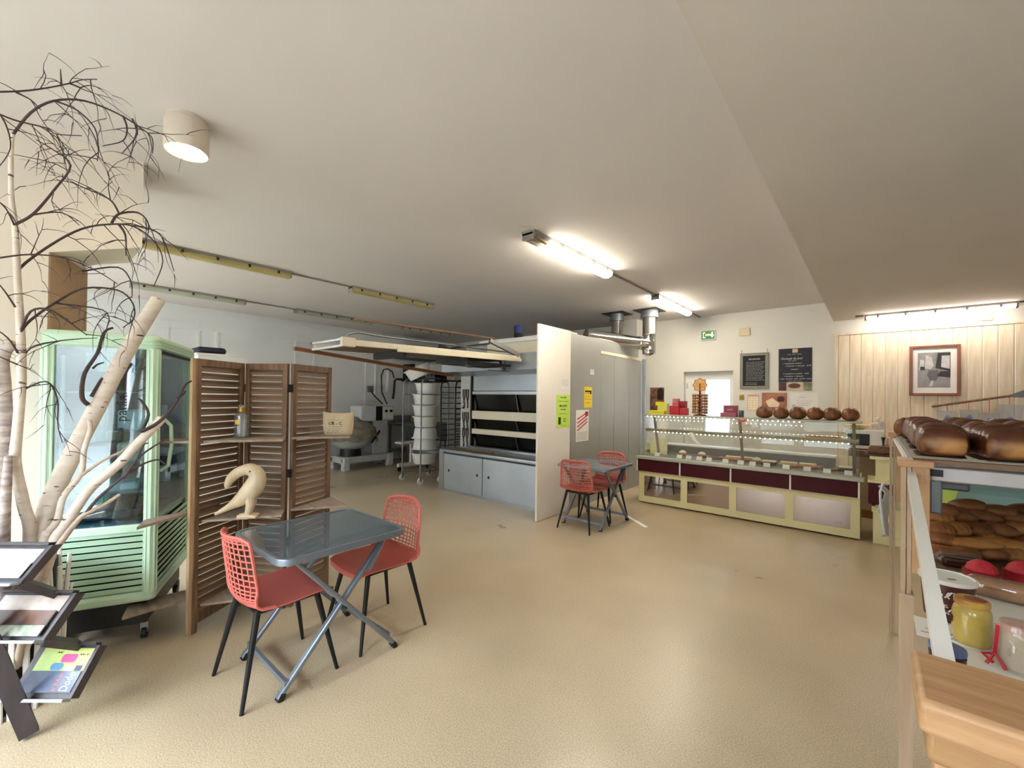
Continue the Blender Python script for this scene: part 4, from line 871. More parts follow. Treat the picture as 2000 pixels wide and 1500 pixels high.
# ================================================================== POSTERS ON THE OVEN SIDE
def poster(name, label, X, x0, y0, x1, y1, m, cat='poster', deco=None):
    a, b = onx(x0, y0, X), onx(x1, y1, X); w_, h_ = b.y-a.y, a.z-b.z
    fr = Fr((X, a.y, b.z), (0, 1, 0)); t = T(name, label, cat, (X, a.y+w_/2, b.z), 0, 'notices on the oven side')
    t.part('sheet', fr.plate(MB(), 0, w_, 0, h_, .0005, .0025), m)
    if deco: deco(t, Fr(fr.p(0, 0, .0026), (0, 1, 0)), w_, h_)
def dgreen(t, f, w_, h_):
    t.part('lettering', text_mb('BROCANTE', h_*.10, f, w_*.5, h_*.66, .0004, squeeze=.8), INK); t.part('lettering', text_mb('VIDE GRENIER', h_*.055, f, w_*.5, h_*.55, .0004, squeeze=.8), INK)
    t.part('lettering', text_mb('FLORE LA RIVIERE', h_*.05, f, w_*.5, h_*.92, .0004, squeeze=.8), INK); t.part('lettering', text_mb('AIRE DE', h_*.055, f, w_*.62, h_*.26, .0004, squeeze=.8), INK); t.part('lettering', text_mb('PIERRE', h_*.055, f, w_*.62, h_*.19, .0004, squeeze=.8), INK)
    mb = MB(); scrib(mb, f, w_*.1, w_*.9, h_*.8, h_*.03, .0004, 1); scrib(mb, f, w_*.2, w_*.8, h_*.42, h_*.03, .0004, 2); scrib(mb, f, w_*.3, w_*.7, h_*.06, h_*.02, .0004, 3); t.part('small_print', mb, INK)
    t.part('emblem', f.poly(MB(), rrect(w_*.14, w_*.32, h_*.1, h_*.32, w_*.03), 0, .0008), INK)
poster('event_poster', 'lime green flea market poster on the white board', -3.105, 1087, 771, 1112, 834, mat('fluo_green_paper', (196, 232, 92), .7, var=.03), deco=dgreen)
def dnote(t, f, w_, h_):
    mb = MB()
    for k in range(8): scrib(mb, f, w_*.1, w_*.9, h_*(.9-.09*k), h_*.025, .0003, k)
    t.part('small_print', mb, mat('grey_print', (150, 146, 144), .8)) if 0 else t.part('small_print', mb, GREYM)
poster('paper_notice', 'small white typed notice above the green poster', -3.105, 1095, 738, 1112, 760, PAPER, 'notice', dnote)
def dyel(t, f, w_, h_):
    t.part('heading_bar', f.plate(MB(), w_*.1, w_*.8, h_*.74, h_*.82, 0, .0006).extr([f.p(w_*.72, h_*.65), f.p(w_*.9, h_*.65), f.p(w_*.9, h_*.82), f.p(w_*.72, h_*.82)], f.n*.0006), INK)
    mb = MB(); scrib(mb, f, w_*.1, w_*.4, h_*.91, h_*.06, .0003, 9); scrib(mb, f, w_*.1, w_*.9, h_*.67, h_*.03, .0003, 5); scrib(mb, f, w_*.1, w_*.8, h_*.53, h_*.03, .0003, 6); scrib(mb, f, w_*.1, w_*.9, h_*.4, h_*.05, .0003, 7); scrib(mb, f, w_*.15, w_*.75, h_*.22, h_*.05, .0003, 8); t.part('small_print', mb, INK)
poster('event_poster', 'yellow poster on the grey oven side', -3.13, 1141, 755, 1156, 796, mat('yellow_paper', (244, 214, 60), .7, var=.03), deco=dyel)
def dred(t, f, w_, h_):
    RP = mat('red_poster_ink', (206, 74, 92), .7)
    for k in range(4): t.part('stripe', f.poly(MB(), [(w_*.06, h_*(.36+.12*k)), (w_*.12, h_*(.33+.12*k)), (w_*.9, h_*(.60+.1*k)), (w_*.86, h_*(.64+.1*k))], 0, .0006), RP)
    mb = MB()
    for k in range(6): scrib(mb, f, w_*.08, w_*.92, h_*(.28-.045*k), h_*.022, .0003, 20+k)
    t.part('small_print', mb, INK); t.part('corner_art', f.poly(MB(), rrect(w_*.7, w_*.96, h_*.80, h_*.95, w_*.05), 0, .0006), RP)
poster('event_poster', 'white and red event poster on the grey oven side', -3.13, 1125, 801, 1149, 860, PAPER, deco=dred)
poster('paper_notice', 'tiny white card high on the grey oven side', -3.13, 1153, 721, 1160, 732, PAPER, 'notice', dnote)
# ================================================================== GLASS DISPLAY CASE
CREAM = mat('cream_laminate', (228, 220, 172), .45, var=.03, scale=3)
BURG = mat('burgundy_laminate', (70, 12, 24), .5, var=.08, scale=3, spec=.25)
LIPM = mat('pale_grey_edge', (176, 178, 164), .4, .2)
BRONZE = mat('bronze_profile', (140, 130, 104), .4, .6)
DECK = mat('dark_deck_steel', (128, 122, 114), .4, .3, var=.1)
MIRR = mat('mirror', (176, 162, 152), .05, 1., var=.02, scale=2)
CX0, CX1, CYF, CYB = -2.62, -.107, 5.97, 6.78
dc = T('bakery_display_case', 'long cream and burgundy glass bakery display case with mirrored base', 'display case', ((CX0+CX1)/2, 6.35, 0))
dc.part('body', MB().box(CX0, CX1, CYF+.03, CYB, .02, .64), CREAM)
mxs = [(1258, 1329), (1342, 1424), (1438, 1533), (1550, 1661)]
mx_ = [(ony(a, 950, CYF).x, ony(b, 970, CYF).x) for a, b in mxs]
e_ = [CX0]+[v for ab in mx_ for v in ab]+[CX1]
for i in range(0, len(e_), 2): dc.part('base_stile', MB().box(e_[i], e_[i+1], CYF, CYF+.032, .105, .40), CREAM)
dc.part('base_rail', MB().box(CX0, CX1, CYF, CYF+.032, .02, .105), CREAM); dc.part('base_rail', MB().box(CX0, CX1, CYF, CYF+.032, .40, .465), CREAM)
for a, b in mx_: dc.part('mirror', MB().box(a, b, CYF+.010, CYF+.026, .105, .40), MIRR)
fx = [ony(p, 930, CYF).x for p in (1246, 1329, 1428, 1544, 1678)]
for a, b in zip(fx, fx[1:]): dc.part('fascia', MB().box(a+.010, b-.010, CYF-.03, CYF+.02, .468, .638), BURG, bevel=.003)
for a in fx: dc.part('fascia_divider', MB().box(a-.009, a+.009, CYF-.034, CYF+.02, .465, .642), WPLAST)
dc.part('front_lip', MB().box(CX0-.035, CX1+.035, CYF-.055, CYF+.06, .642, .688), LIPM, bevel=.008)
dc.part('deck', MB().box(CX0+.01, CX1-.01, CYF+.06, CYB-.05, .655, .69), DECK)
for k in range(9): dc.part('deck_groove', MB().box(CX0+.06, CX1-.06, 6.42+k*.025, 6.43+k*.025, .69, .697), STEELD)
dc.part('rear_sill', MB().box(CX0+.1, CX1-.25, CYB-.10, CYB, .69, .80), DECK); dc.part('rear_worktop', MB().box(CX0+.1, CX1-.25, CYB-.12, CYB+.12, .80, .82), WPLAST)
CGL = glass('case_glass', (251, 253, 252), .0)
dc.part('front_glass', MB().extr([(CX0+.01, CYF+.03, .69), (CX1-.01, CYF+.03, .69), (CX1-.01, CYF+.20, 1.262), (CX0+.01, CYF+.20, 1.262)], (0, .006, 0)), CGL)
for x in (CX0+.006, CX1-.012): dc.part('end_glass', MB().extr([(x, CYF+.04, .69), (x, CYB-.06, .69), (x, CYB-.2, 1.26), (x, CYF+.20, 1.26)], (.006, 0, 0)), CGL)
dc.part('top_shelf', MB().box(CX0+.02, CX1+.01, CYF+.05, CYF+.48, 1.268, 1.29), LIPM, bevel=.004)
dc.part('middle_shelf', MB().box(CX0+.03, CX1-.02, CYF+.16, CYF+.50, 1.058, 1.066), glass('shelf_pane', (236, 240, 236), .02, mixw=.06, milk=(200, 200, 190)))
dc.part('middle_rail', MB().box(CX0+.03, CX1-.02, CYF+.145, CYF+.165, 1.04, 1.08), BRONZE)
LED = mat('led_bead', (255, 248, 225), .4, emis=(255, 240, 214), estr=22)
for z, y, a, b in ((1.262, CYF+.10, CX0+.08, CX1-.55), (1.034, CYF+.175, CX0+.15, CX1-.1)):
    mb = MB(); x = a
    while x < b: mb.add(*(lambda c: ([c+Vector(d)*.0065 for d in ((1, 0, 0), (-1, 0, 0), (0, 1, 0), (0, -1, 0), (0, 0, 1), (0, 0, -1))], [(0, 2, 4), (2, 1, 4), (1, 3, 4), (3, 0, 4), (2, 0, 5), (1, 2, 5), (3, 1, 5), (0, 3, 5)]))(Vector((x, y, z)))); x += .055
    dc.part('led_strip', mb, LED, kind='stuff')
for p in (1281, 1447, 1668):
    x = ony(p, 850, 6.15).x
    dc.part('post', MB().bar((x, CYF+.30, .69), (x-.0, CYF+.12, 1.27), .03, .035), BRONZE, bevel=.004)
dc.part('rear_glass', MB().box(CX0+.1, CX1-.1, CYB-.06, CYB-.054, .82, 1.25), glass('rear_door_glass', (251, 252, 252), .0))
dc.part('end_board', MB().box(CX0+.04, CX0+.30, CYF+.30, CYF+.31, .69, .93), CREAM)
# pastries on the deck with their price cards
PAST = [mat('choux_brown', (160, 104, 56), .6, var=.2, scale=20), mat('cream_icing', (234, 218, 196), .5, var=.06, scale=20), mat('chocolate_glaze', (60, 34, 24), .25, var=.2, scale=10), mat('golden_crust', (190, 134, 70), .6, var=.2, scale=25)]
def pastry(kind, P, label):
    P = Vector(P); t = T('pastry', label, 'pastry', P, 0, 'pastries on the case deck')
    if kind == 0:   # slice: dark base and icing
        t.part('base', MB().box(P.x-.07, P.x+.07, P.y-.05, P.y+.05, P.z, P.z+.035), PAST[2], bevel=.006); t.part('icing', MB().box(P.x-.068, P.x+.068, P.y-.048, P.y+.048, P.z+.035, P.z+.05), PAST[1], bevel=.005)
    elif kind == 1:  # bun with cream
        t.part('bun', MB().lathe([(.02, 0), (.05, .003), (.058, .02), (.05, .035)], 14, P), PAST[0]); t.part('cream', MB().lathe([(.045, .035), (.048, .045), (.03, .062), (.006, .072)], 12, P), PAST[1])
    elif kind == 2:  # eclair
        t.part('shell', MB().tube([P+Vector((-.09, 0, .022)), P+Vector((-.07, 0, .026)), P+Vector((.07, 0, .026)), P+Vector((.09, 0, .022))], [.012, .026, .026, .012], 10), PAST[3]); t.part('glaze', MB().tube([P+Vector((-.075, 0, .042)), P+Vector((.075, 0, .042))], .016, 8), PAST[1])
    else:            # folded tart
        t.part('crust', MB().lathe([(.05, 0), (.075, .02), (.078, .028), (.066, .026), (.05, .02)], 16, P, 1.3, .8), PAST[3]); t.part('filling', MB().lathe([(.064, .022), (.03, .035), (.006, .04)], 14, P, 1.3, .8), PAST[2])
    t.o.scale = (1.15, 1.15, 1.15)
    return t
pr = [(1275, 882, 3, 'golden tart at the left end of the case deck'), (1300, 884, 0, 'iced chocolate slice, second pastry from the left in the case'), (1336, 889, 1, 'cream bun behind the two left price cards'), (1372, 893, 1, 'cream bun, fourth pastry from the left in the case'), (1395, 896, 3, 'golden folded tart, fifth pastry from the left in the case'), (1432, 900, 2, 'pale eclair left of the centre post of the case'), (1460, 901, 2, 'pale eclair under the centre post of the case'), (1478, 905, 1, 'cream bun right of the centre post of the case'), (1502, 908, 0, 'iced slice beside the dark tag in the case'), (1541, 912, 2, 'pale eclair, fourth pastry from the right in the case'), (1578, 915, 2, 'long eclair, third pastry from the right in the case'), (1618, 918, 3, 'dark tart, second pastry from the right in the case'), (1655, 918, 0, 'wide layered slice at the right end of the case deck')]
for x, y, k, lab in pr:
    P = onz(x, y, .69); P.y = max(6.10, min(6.38, P.y)); pastry(k, (P.x, P.y, .6985 if P.y > 6.40 else .6905), lab)
for i, p in enumerate((1283, 1326, 1344, 1365, 1384, 1416, 1446, 1469, 1497, 1535, 1576, 1615, 1657)):
    x = ony(p, 905, 6.045).x; hh = .048
    solo('price_card', MB().extr([(x-.036, 6.045, .69), (x+.036, 6.045, .69), (x+.036, 6.072, .69+hh), (x-.036, 6.072, .69+hh)], (0, .002, 0)), PAPER, 'small white price card, number %s from the left on the case deck' % ['one', 'two', 'three', 'four', 'five', 'six', 'seven', 'eight', 'nine', 'ten', 'eleven', 'twelve', 'thirteen'][i], 'price card', 'price cards on the case deck')
x = ony(1610, 865, 6.35).x
t = T('wooden_serving_tray', 'pale wooden board lying on the middle case shelf', 'board', (x, 6.3, 1.067)); t.part('board', MB().box(x-.17, x+.17, 6.17, 6.43, 1.0665, 1.085), CUT, bevel=.005); t.part('rim', MB().box(x-.17, x+.17, 6.17, 6.19, 1.085, 1.10), PAST[0])
solo('paper_streamer', MB().grid([[Vector((ony(p, q, 6.12).x+dx, 5.988+.35*(ony(p, q, 6.12).z-.69), ony(p, q, 6.12).z)) for dx in (0, .05)] for i, (p, q) in enumerate(((1346, 843), (1350, 852), (1356, 860), (1364, 866)))], .001), PAPER, 'white paper strip stuck on the case front glass', 'paper strip')
# ------------------------------------------------------------------ things on top of the case
ZT2 = 1.2905
def cbox(name, label, x0, x1, y0, y1, h, m, cat='box', extra=None, Y=6.2, z0=ZT2, dp=.12, lid=None):
    a = ony(x0, 805, Y).x; b = ony(x1, 805, Y).x
    t = T(name, label, cat, ((a+b)/2, Y, z0)); t.part('carton', MB().box(a, b, Y, Y+dp, z0, z0+h), m, bevel=.003)
    if extra: extra(t, Fr((a, Y-.0005, z0), (1, 0, 0)), b-a, h)
    return t
YEL = mat('yellow_card', (226, 216, 40), .5); RED = mat('red_card', (190, 24, 40), .4); REDD = mat('dark_red_card', (142, 16, 34), .4); PNK = mat('plum_card', (150, 62, 84), .45); LGRN = mat('light_green_card', (206, 214, 120), .5)
def lett(txt, sz, m):
    def f_(t, f, w_, h_): t.part('lettering', text_mb(txt, h_*sz, f, w_*.5, h_*.5, .0004, squeeze=.9), m)
    return f_
def yx(t, f, w_, h_):
    t.part('lettering', text_mb('TWIX', h_*.45, f, w_*.45, h_*.5, .0004), INK) if 0 else None
    mb = MB(); scrib(mb, f, w_*.25, w_*.7, h_*.5, h_*.3, .0004, 31); t.part('lettering', mb, INK)
cbox('snack_carton', 'yellow open snack carton at the left end of the case top', 1267, 1297, 0, 0, .055, YEL, extra=yx)
t = cbox('snack_carton', 'tall pale green snack display behind the yellow carton', 1284, 1303, 0, 0, .16, LGRN, Y=6.33, dp=.08); mb = MB(); a = ony(1280, 790, 6.32).x; t.part('header', MB().box(a, a+.15, 6.325, 6.33, ZT2+.13, ZT2+.185), YEL)
cbox('snack_carton', 'bright red carton, left of the red stack on the case', 1307, 1326, 0, 0, .13, RED, extra=lett('', .2, PAPER) if 0 else None)
cbox('snack_carton', 'red carton with white print, right of the red stack on the case', 1327, 1340, 0, 0, .10, RED, Y=6.19)
cbox('snack_carton', 'dark red tall carton at the back of the red stack', 1326, 1339, 0, 0, .20, REDD, Y=6.33, dp=.08)
cbox('snack_carton', 'red and white carton standing highest at the back left', 1313, 1325, 0, 0, .235, mat('pink_white_card', (206, 150, 160), .5, rgb2=(180, 40, 60), scale=14), Y=6.34, dp=.07)
def pinkx(t, f, w_, h_):
    mb = MB(); scrib(mb, f, w_*.3, w_*.8, h_*.6, h_*.18, .0004, 41); t.part('lettering', mb, PAPER)
cbox('chocolate_carton', 'plum coloured chocolate carton beside the lollipop stand', 1413, 1438, 0, 0, .15, PNK, extra=pinkx, Y=6.25)
cbox('chocolate_carton', 'low plum tray in front of the chocolate carton', 1407, 1438, 0, 0, .055, mat('plum_card_light', (164, 84, 104), .45), Y=6.12, dp=.10)
x = ony(1448, 805, 6.2).x; solo('metal_tin', MB().lathe([(.028, 0), (.03, .005), (.03, .085), (.027, .09)], 18, (x, 6.2, ZT2)), mat('blue_grey_tin', (96, 104, 116), .35, .5, var=.2, scale=40), 'small blue grey tin left of the loaves on the case', 'tin')
x = ony(1450, 817, 6.03).x; t = T('round_sign', 'oval orange sign clipped to the case top rail', 'sign', (x, 6.03, 1.24)); f = Fr((x, 6.03, 1.265), (1, 0, 0))
t.part('plate', f.poly(MB(), [(.055*math.cos(2*math.pi*k/20), .032*math.sin(2*math.pi*k/20)) for k in range(20)], 0, .006), mat('orange_red_sign', (206, 92, 62), .4)); mb = MB(); scrib(mb, f, -.02, .02, 0, .02, .0065, 2); t.part('mark', mb, PAPER)
# lollipop stand
x = ony(1367, 805, 6.25).x; L0 = Vector((x, 6.25, ZT2))
lp = T('lollipop_stand', 'round lollipop stand with flower shaped orange sign on the case', 'lollipop stand', L0)
lp.part('foot', MB().lathe([(.085, 0), (.085, .012), (.02, .02)], 20, L0), mat('dark_red_plastic', (96, 26, 28), .4)); lp.part('pole', MB().tube([L0+Vector((0, 0, .01)), L0+Vector((0, 0, .45))], .014, 8), mat('red_pole', (120, 40, 40), .4))
LOL = mat('lollipop_wrappers', (120, 50, 38), .35, rgb2=(196, 140, 80), scale=60)
for lev in range(7):
    lp.part('tier', MB().lathe([(.045, .04+lev*.04), (.045, .046+lev*.04)], 16, L0), mat('tier_red', (110, 30, 30), .5) if lev == 0 else bpy.data.materials['tier_red'])
    for k in range(12):
        a = 2*math.pi*k/12; c = L0+Vector((.088*math.cos(a), .088*math.sin(a), .045+lev*.04))
        lp.part('lollipop', MB().lathe([(.003, -.019), (.016, -.012), (.021, 0), (.016, .012), (.003, .019)], 8, c).tube([c, L0+Vector((.044*math.cos(a), .044*math.sin(a), .043+lev*.04))], .0025, 4), LOL)
f = Fr(L0+Vector((0, -.01, .43)), (1, 0, 0)); pts = []
for k in range(48):
    a = 2*math.pi*k/48; r = .092+.008*math.cos(8*a); pts.append((r*math.cos(a), r*math.sin(a)))
sg = lp.part('sign', f.poly(MB(), pts, -.004, .0), mat('orange_sign', (214, 118, 40), .4)); lp.part('sign_face', f.poly(MB(), [(p*.86, q*.86) for p, q in pts], 0, .001), mat('cream_orange_sign', (240, 196, 120), .4), sg)
OR = mat('deep_orange_print', (216, 106, 20), .5)
lp.part('lettering', text_mb('Chupa', .045, f, 0, .018, .0015), OR, sg); lp.part('lettering', text_mb('Chups', .05, f, 0, -.022, .0015), OR, sg)
# ------------------------------------------------------------------ loaves
def bread_mat(name, top, side, rough=.38):
    m = mat(name, top, rough, rgb2=tuple(min(255, int(v*1.25)) for v in top), scale=18, bump=.25, bscale=40, rnd=.1)
    t = m.node_tree; N = t.nodes; L = t.links; p = N['Principled BSDF']; src = p.inputs['Base Color'].links[0].from_socket
    tc = N.new('ShaderNodeTexCoord'); sp = N.new('ShaderNodeSeparateXYZ'); L.new(tc.outputs['Generated'], sp.inputs[0])
    # pale crumbly patch on the tin-shaped ends, away from the top crust
    ay = N.new('ShaderNodeMath'); ay.operation = 'SUBTRACT'; ay.inputs[1].default_value = .5; L.new(sp.outputs['Y'], ay.inputs[0])
    ab = N.new('ShaderNodeMath'); ab.operation = 'ABSOLUTE'; L.new(ay.outputs[0], ab.inputs[0])
    r1 = N.new('ShaderNodeMapRange'); r1.inputs[1].default_value = .43; r1.inputs[2].default_value = .47; L.new(ab.outputs[0], r1.inputs[0])
    r2 = N.new('ShaderNodeMapRange'); r2.inputs[1].default_value = .62; r2.inputs[2].default_value = .42; L.new(sp.outputs['Z'], r2.inputs[0])
    nz = N.new('ShaderNodeTexNoise'); nz.inputs['Scale'].default_value = 7; L.new(tc.outputs['Object'], nz.inputs[0]); r3 = N.new('ShaderNodeMapRange'); r3.inputs[1].default_value = .35; r3.inputs[2].default_value = .5; L.new(nz.outputs[0], r3.inputs[0])
    m1 = N.new('ShaderNodeMath'); m1.operation = 'MULTIPLY'; L.new(r1.outputs[0], m1.inputs[0]); L.new(r2.outputs[0], m1.inputs[1]); m2 = N.new('ShaderNodeMath'); m2.operation = 'MULTIPLY'; L.new(m1.outputs[0], m2.inputs[0]); L.new(r3.outputs[0], m2.inputs[1])
    mx = N.new('ShaderNodeMix'); mx.data_type = 'RGBA'; L.new(m2.outputs[0], mx.inputs[0]); L.new(src, mx.inputs[6]); mx.inputs[7].default_value = (*lin(side), 1); L.new(mx.outputs[2], p.inputs['Base Color'])
    return m
LOAF = bread_mat('dark_loaf_crust', (84, 44, 26), (196, 142, 84), .32); LOAFB = bread_mat('brown_loaf_crust', (104, 62, 34), (176, 120, 64))
def loafmesh(wd, ln, h, slashes=5, seed=0, m=LOAF, ex=5, ey=.4, lo=.55, amp=.075):
    rg2 = random.Random(seed); rows = []; ny, na = 30, 22
    for i in range(ny+1):
        v = -1+2*i/ny; e1 = (1-abs(v)**ex)**ey if abs(v) < 1 else 0; e1 = max(e1, .02); row = []
        for j in range(na+1):
            a = 2*math.pi*j/na; ca, sa = math.cos(a), math.sin(a)
            x = abs(ca)**.62*(1 if ca >= 0 else -1)*wd/2*(lo+(1-lo)*e1); z = (abs(sa)**.75*h*.62 if sa > 0 else -abs(sa)**.5*h*.38)*(lo*.8+(1-lo*.8)*e1)
            if sa > .2: z += h*amp*math.sin(slashes*math.pi*v+ca*1.6)*sa*e1+rg2.gauss(0, .0012)
            row.append((x+rg2.gauss(0, .0012), v*ln/2*(.94+.06*math.cos(a)**2), z+h*.38))
        rows.append(row)
    mb = MB().grid(rows); mb.f.append(tuple(range(na))[::-1]); mb.f.append(tuple(len(mb.v)-na-1+k for k in range(na)))
    me = mb.mesh('loaf', smooth=1.3); me.materials.append(m); return me
LM = [loafmesh(.155, .30, .125, 6, k) for k in range(2)]; LS = [loafmesh(.17, .20, .125, 3, 5+k, LOAFB, 2.6, .5, .2, .03) for k in range(2)]
def loaf(label, loc, rz, me, group, s_=(1, 1, 1)):
    o = bpy.data.objects.new('bread_loaf', me); C.objects.link(o); o.location = loc; o.rotation_euler = (0, 0, rz); o.scale = s_
    o['label'] = label; o['category'] = 'bread'; o['group'] = group
for k, (p, nm) in enumerate(((1492, 'leftmost round brown loaf on the case top'), (1525, 'second brown loaf from the left on the case top'), (1558, 'third brown loaf from the left on the case top'), (1592, 'fourth brown loaf from the left on the case top'), (1625, 'fifth brown loaf, next to the right end of the case top'), (1661, 'rightmost brown loaf at the end of the case top'))):
    loaf(nm, (ony(p, 810, 6.22).x, 6.24, ZT2), R(90+(-8, 5, -4, 7, -5, 3)[k]), LS[k % 2], 'loaves on the case top', (1.25, .86, 1.2))
# ================================================================== BACK WALL NOTICES
def wallfr(x0, y0, x1, y1, Y=YB-.001):
    a, b = ony(x0, y0, Y), ony(x1, y1, Y); return Fr((a.x, Y, b.z), (1, 0, 0)), b.x-a.x, a.z-b.z
def wthing(name, label, cat, fr, w_, group=None): return T(name, label, cat, fr.p(w_/2, 0), 0, group)
f, w_, h_ = wallfr(1446, 691, 1501, 759); t = wthing('chalkboard_menu', 'grey framed chalkboard sandwich menu right of the back door', 'chalkboard', f, w_)
BB = mat('blackboard', (24, 27, 32), .7, var=.1); FRM = mat('grey_frame_paint', (134, 134, 120), .6); k = .045
t.part('board', f.plate(MB(), k*.8, w_-k*.8, k*.8, h_-k*.8, .001, .012), BB)
t.part('frame', f.plate(f.plate(f.plate(f.plate(MB(), 0, k, 0, h_, .001, .025), w_-k, w_, 0, h_, .001, .025), k, w_-k, 0, k, .001, .025), k, w_-k, h_-k, h_, .001, .025), FRM)
mb = MB()
for q in range(13): scrib(mb, f, w_*.22, w_*(.86-.03*(q % 3)), h_*(.74-.042*q), h_*.022, .013, 50+q)
for q in range(2): scrib(mb, f, w_*.2, w_*.6, h_*(.16-.04*q), h_*.022, .013, 70+q)
t.part('chalk_writing', mb, CHALK); t.part('heading', text_mb('Sandwichs', h_*.07, f, w_*.5, h_*.83, .0135, shear=.3), CHALK)
for u in (w_*.05, w_*.95): t.part('hook', MB().tube([f.p(u, h_, .01), f.p(u, h_+.06, .005)], .003, 5), IRON)
f, w_, h_ = wallfr(1521, 682, 1586, 746); t = wthing('menu_poster', 'large black menu poster with white chalk lettering', 'poster', f, w_)
NB = mat('navy_black_poster', (24, 26, 44), .5, var=.15); t.part('sheet', f.plate(MB(), 0, w_, 0, h_, .001, .004), NB)
t.part('clip', f.plate(MB(), w_*.42, w_*.58, h_*.87, h_*.98, .004, .010), mat('beige_clip', (206, 188, 150), .5))
t.part('heading', text_mb('Formule du Jour', h_*.095, f, w_*.40, h_*.70, .0045, shear=.3, squeeze=.85), CHALK)
t.part('lettering', text_mb('1 sandwich maison', h_*.06, f, w_*.42, h_*.555, .0045, shear=.3), CHALK); t.part('lettering', text_mb('+ boisson + dessert   8.50', h_*.06, f, w_*.58, h_*.48, .0045, shear=.3), CHALK)
t.part('lettering', text_mb('1 sandwich crudites   6.00', h_*.06, f, w_*.52, h_*.25, .0045, shear=.3), CHALK); t.part('lettering', text_mb('+ boisson + dessert', h_*.06, f, w_*.45, h_*.175, .0045, shear=.3), CHALK)
mb = MB(); scrib(mb, f, w_*.27, w_*.72, h_*.82, h_*.035, .0045, 12); scrib(mb, f, w_*.3, w_*.55, h_*.63, h_*.03, .0045, 3); scrib(mb, f, w_*.38, w_*.6, h_*.37, h_*.05, .0045, 6); scrib(mb, f, w_*.06, w_*.98, h_*.09, h_*.05, .0045, 4); scrib(mb, f, w_*.3, w_*.75, h_*.03, h_*.03, .0045, 5); t.part('chalk_writing', mb, CHALK)
f, w_, h_ = wallfr(1521, 747, 1586, 763); t = wthing('food_photo_strip', 'strip of three food photographs under the black menu poster', 'poster', f, w_)
t.part('photo', f.plate(MB(), 0, w_*.24, 0, h_, .001, .004), mat('berry_photo', (86, 40, 52), .5, var=.4, scale=30)); c = t.part('photo', f.plate(MB(), w_*.24, w_*.75, 0, h_, .001, .004), mat('plate_photo', (206, 190, 168), .5, var=.1, scale=12)); t.part('photo', f.plate(MB(), w_*.75, w_, 0, h_, .001, .004), mat('green_photo', (130, 132, 110), .5, var=.4, scale=14))
t.part('printed_food', f.poly(MB(), [(w_*.48+w_*.19*math.cos(2*math.pi*q/16), h_*.58+h_*.3*math.sin(2*math.pi*q/16)) for q in range(16)], .004, .0046), mat('stew_print', (92, 52, 38), .5, var=.4, scale=30), c)
f, w_, h_ = wallfr(1488, 767, 1537, 803); t = wthing('food_poster', 'photo poster of sliced bread above the loaves', 'poster', f, w_)
t.part('sheet', f.plate(MB(), 0, w_, 0, h_, .001, .004), mat('warm_photo', (150, 96, 76), .5, rgb2=(196, 130, 100), scale=9)); t.part('printed_food', f.poly(MB(), [(w_*.16, h_*.52), (w_*.42, h_*.72), (w_*.72, h_*.4), (w_*.66, h_*.22), (w_*.28, h_*.2)], .004, .0046), mat('bread_print', (240, 218, 186), .5, var=.06, scale=14)); t.part('printed_food', f.poly(MB(), rrect(w_*.62, w_*.9, h_*.5, h_*.8, w_*.08), .004, .0046), mat('dark_print', (70, 40, 40), .5, var=.4, scale=20))
f, w_, h_ = wallfr(1544, 767, 1598, 806); t = wthing('typed_notice', 'white landscape notice with a yellow corner above the loaves', 'notice', f, w_)
t.part('sheet', f.plate(MB(), 0, w_, 0, h_, .001, .004), PAPER); mb = MB(); scrib(mb, f, w_*.33, w_*.62, h_*.76, h_*.05, .0045, 1); scrib(mb, f, w_*.25, w_*.85, h_*.58, h_*.03, .0045, 2); scrib(mb, f, w_*.24, w_*.74, h_*.46, h_*.05, .0045, 3); scrib(mb, f, w_*.28, w_*.7, h_*.36, h_*.05, .0045, 4); t.part('print', mb, GREYM); t.part('yellow_corner', f.poly(MB(), [(w_*.3, 0), (w_, 0), (w_, h_*.24), (w_*.3, h_*.06)], .004, .0045), mat('amber_print', (240, 196, 110), .6)); t.part('stamp', f.poly(MB(), [(w_*.13+w_*.08*math.cos(2*math.pi*q/16), h_*.3+w_*.08*math.sin(2*math.pi*q/16)) for q in range(16)], .004, .0045), mat('pale_blue_print', (180, 190, 206), .6))
f, w_, h_ = wallfr(1460, 771, 1482, 802); t = wthing('price_table', 'small red bordered price table beside the light switch', 'notice', f, w_)
t.part('border', f.plate(MB(), 0, w_, 0, h_, .001, .003), mat('salmon_print', (226, 150, 130), .6)); t.part('sheet', f.plate(MB(), w_*.04, w_*.96, h_*.03, h_*.9, .003, .0036), mat('cream_paper', (244, 232, 206), .7)); mb = MB()
for q in range(5):
    for c_ in range(3): scrib(mb, f, w_*(.1+.3*c_), w_*(.3+.3*c_), h_*(.78-.15*q), h_*.04, .004, q*3+c_)
t.part('print', mb, INK)
f, w_, h_ = wallfr(1444, 771, 1453, 781); t = wthing('light_switch', 'small brass light switch beside the price table', 'switch', f, w_); t.part('plate', f.plate(MB(), 0, w_, 0, h_, .001, .01), GOLD, bevel=.004); t.part('rocker', f.poly(MB(), [(w_/2+.022*math.cos(2*math.pi*q/14), h_/2+.022*math.sin(2*math.pi*q/14)) for q in range(14)], .01, .016), BRONZE)
f, w_, h_ = wallfr(1371, 648, 1397, 662); t = wthing('exit_sign', 'green emergency exit sign above the back door', 'sign', f, w_)
GRN = mat('exit_green', (10, 92, 50), .4, emis=(10, 110, 60), estr=.15); t.part('case', f.plate(MB(), -.008, w_+.012, -.012, h_+.008, .001, .03), WPLAST, bevel=.005); t.part('face', f.plate(MB(), 0, w_, 0, h_, .03, .032), GRN)
LG = mat('exit_pictogram', (226, 240, 220), .5, emis=(225, 240, 215), estr=.5)
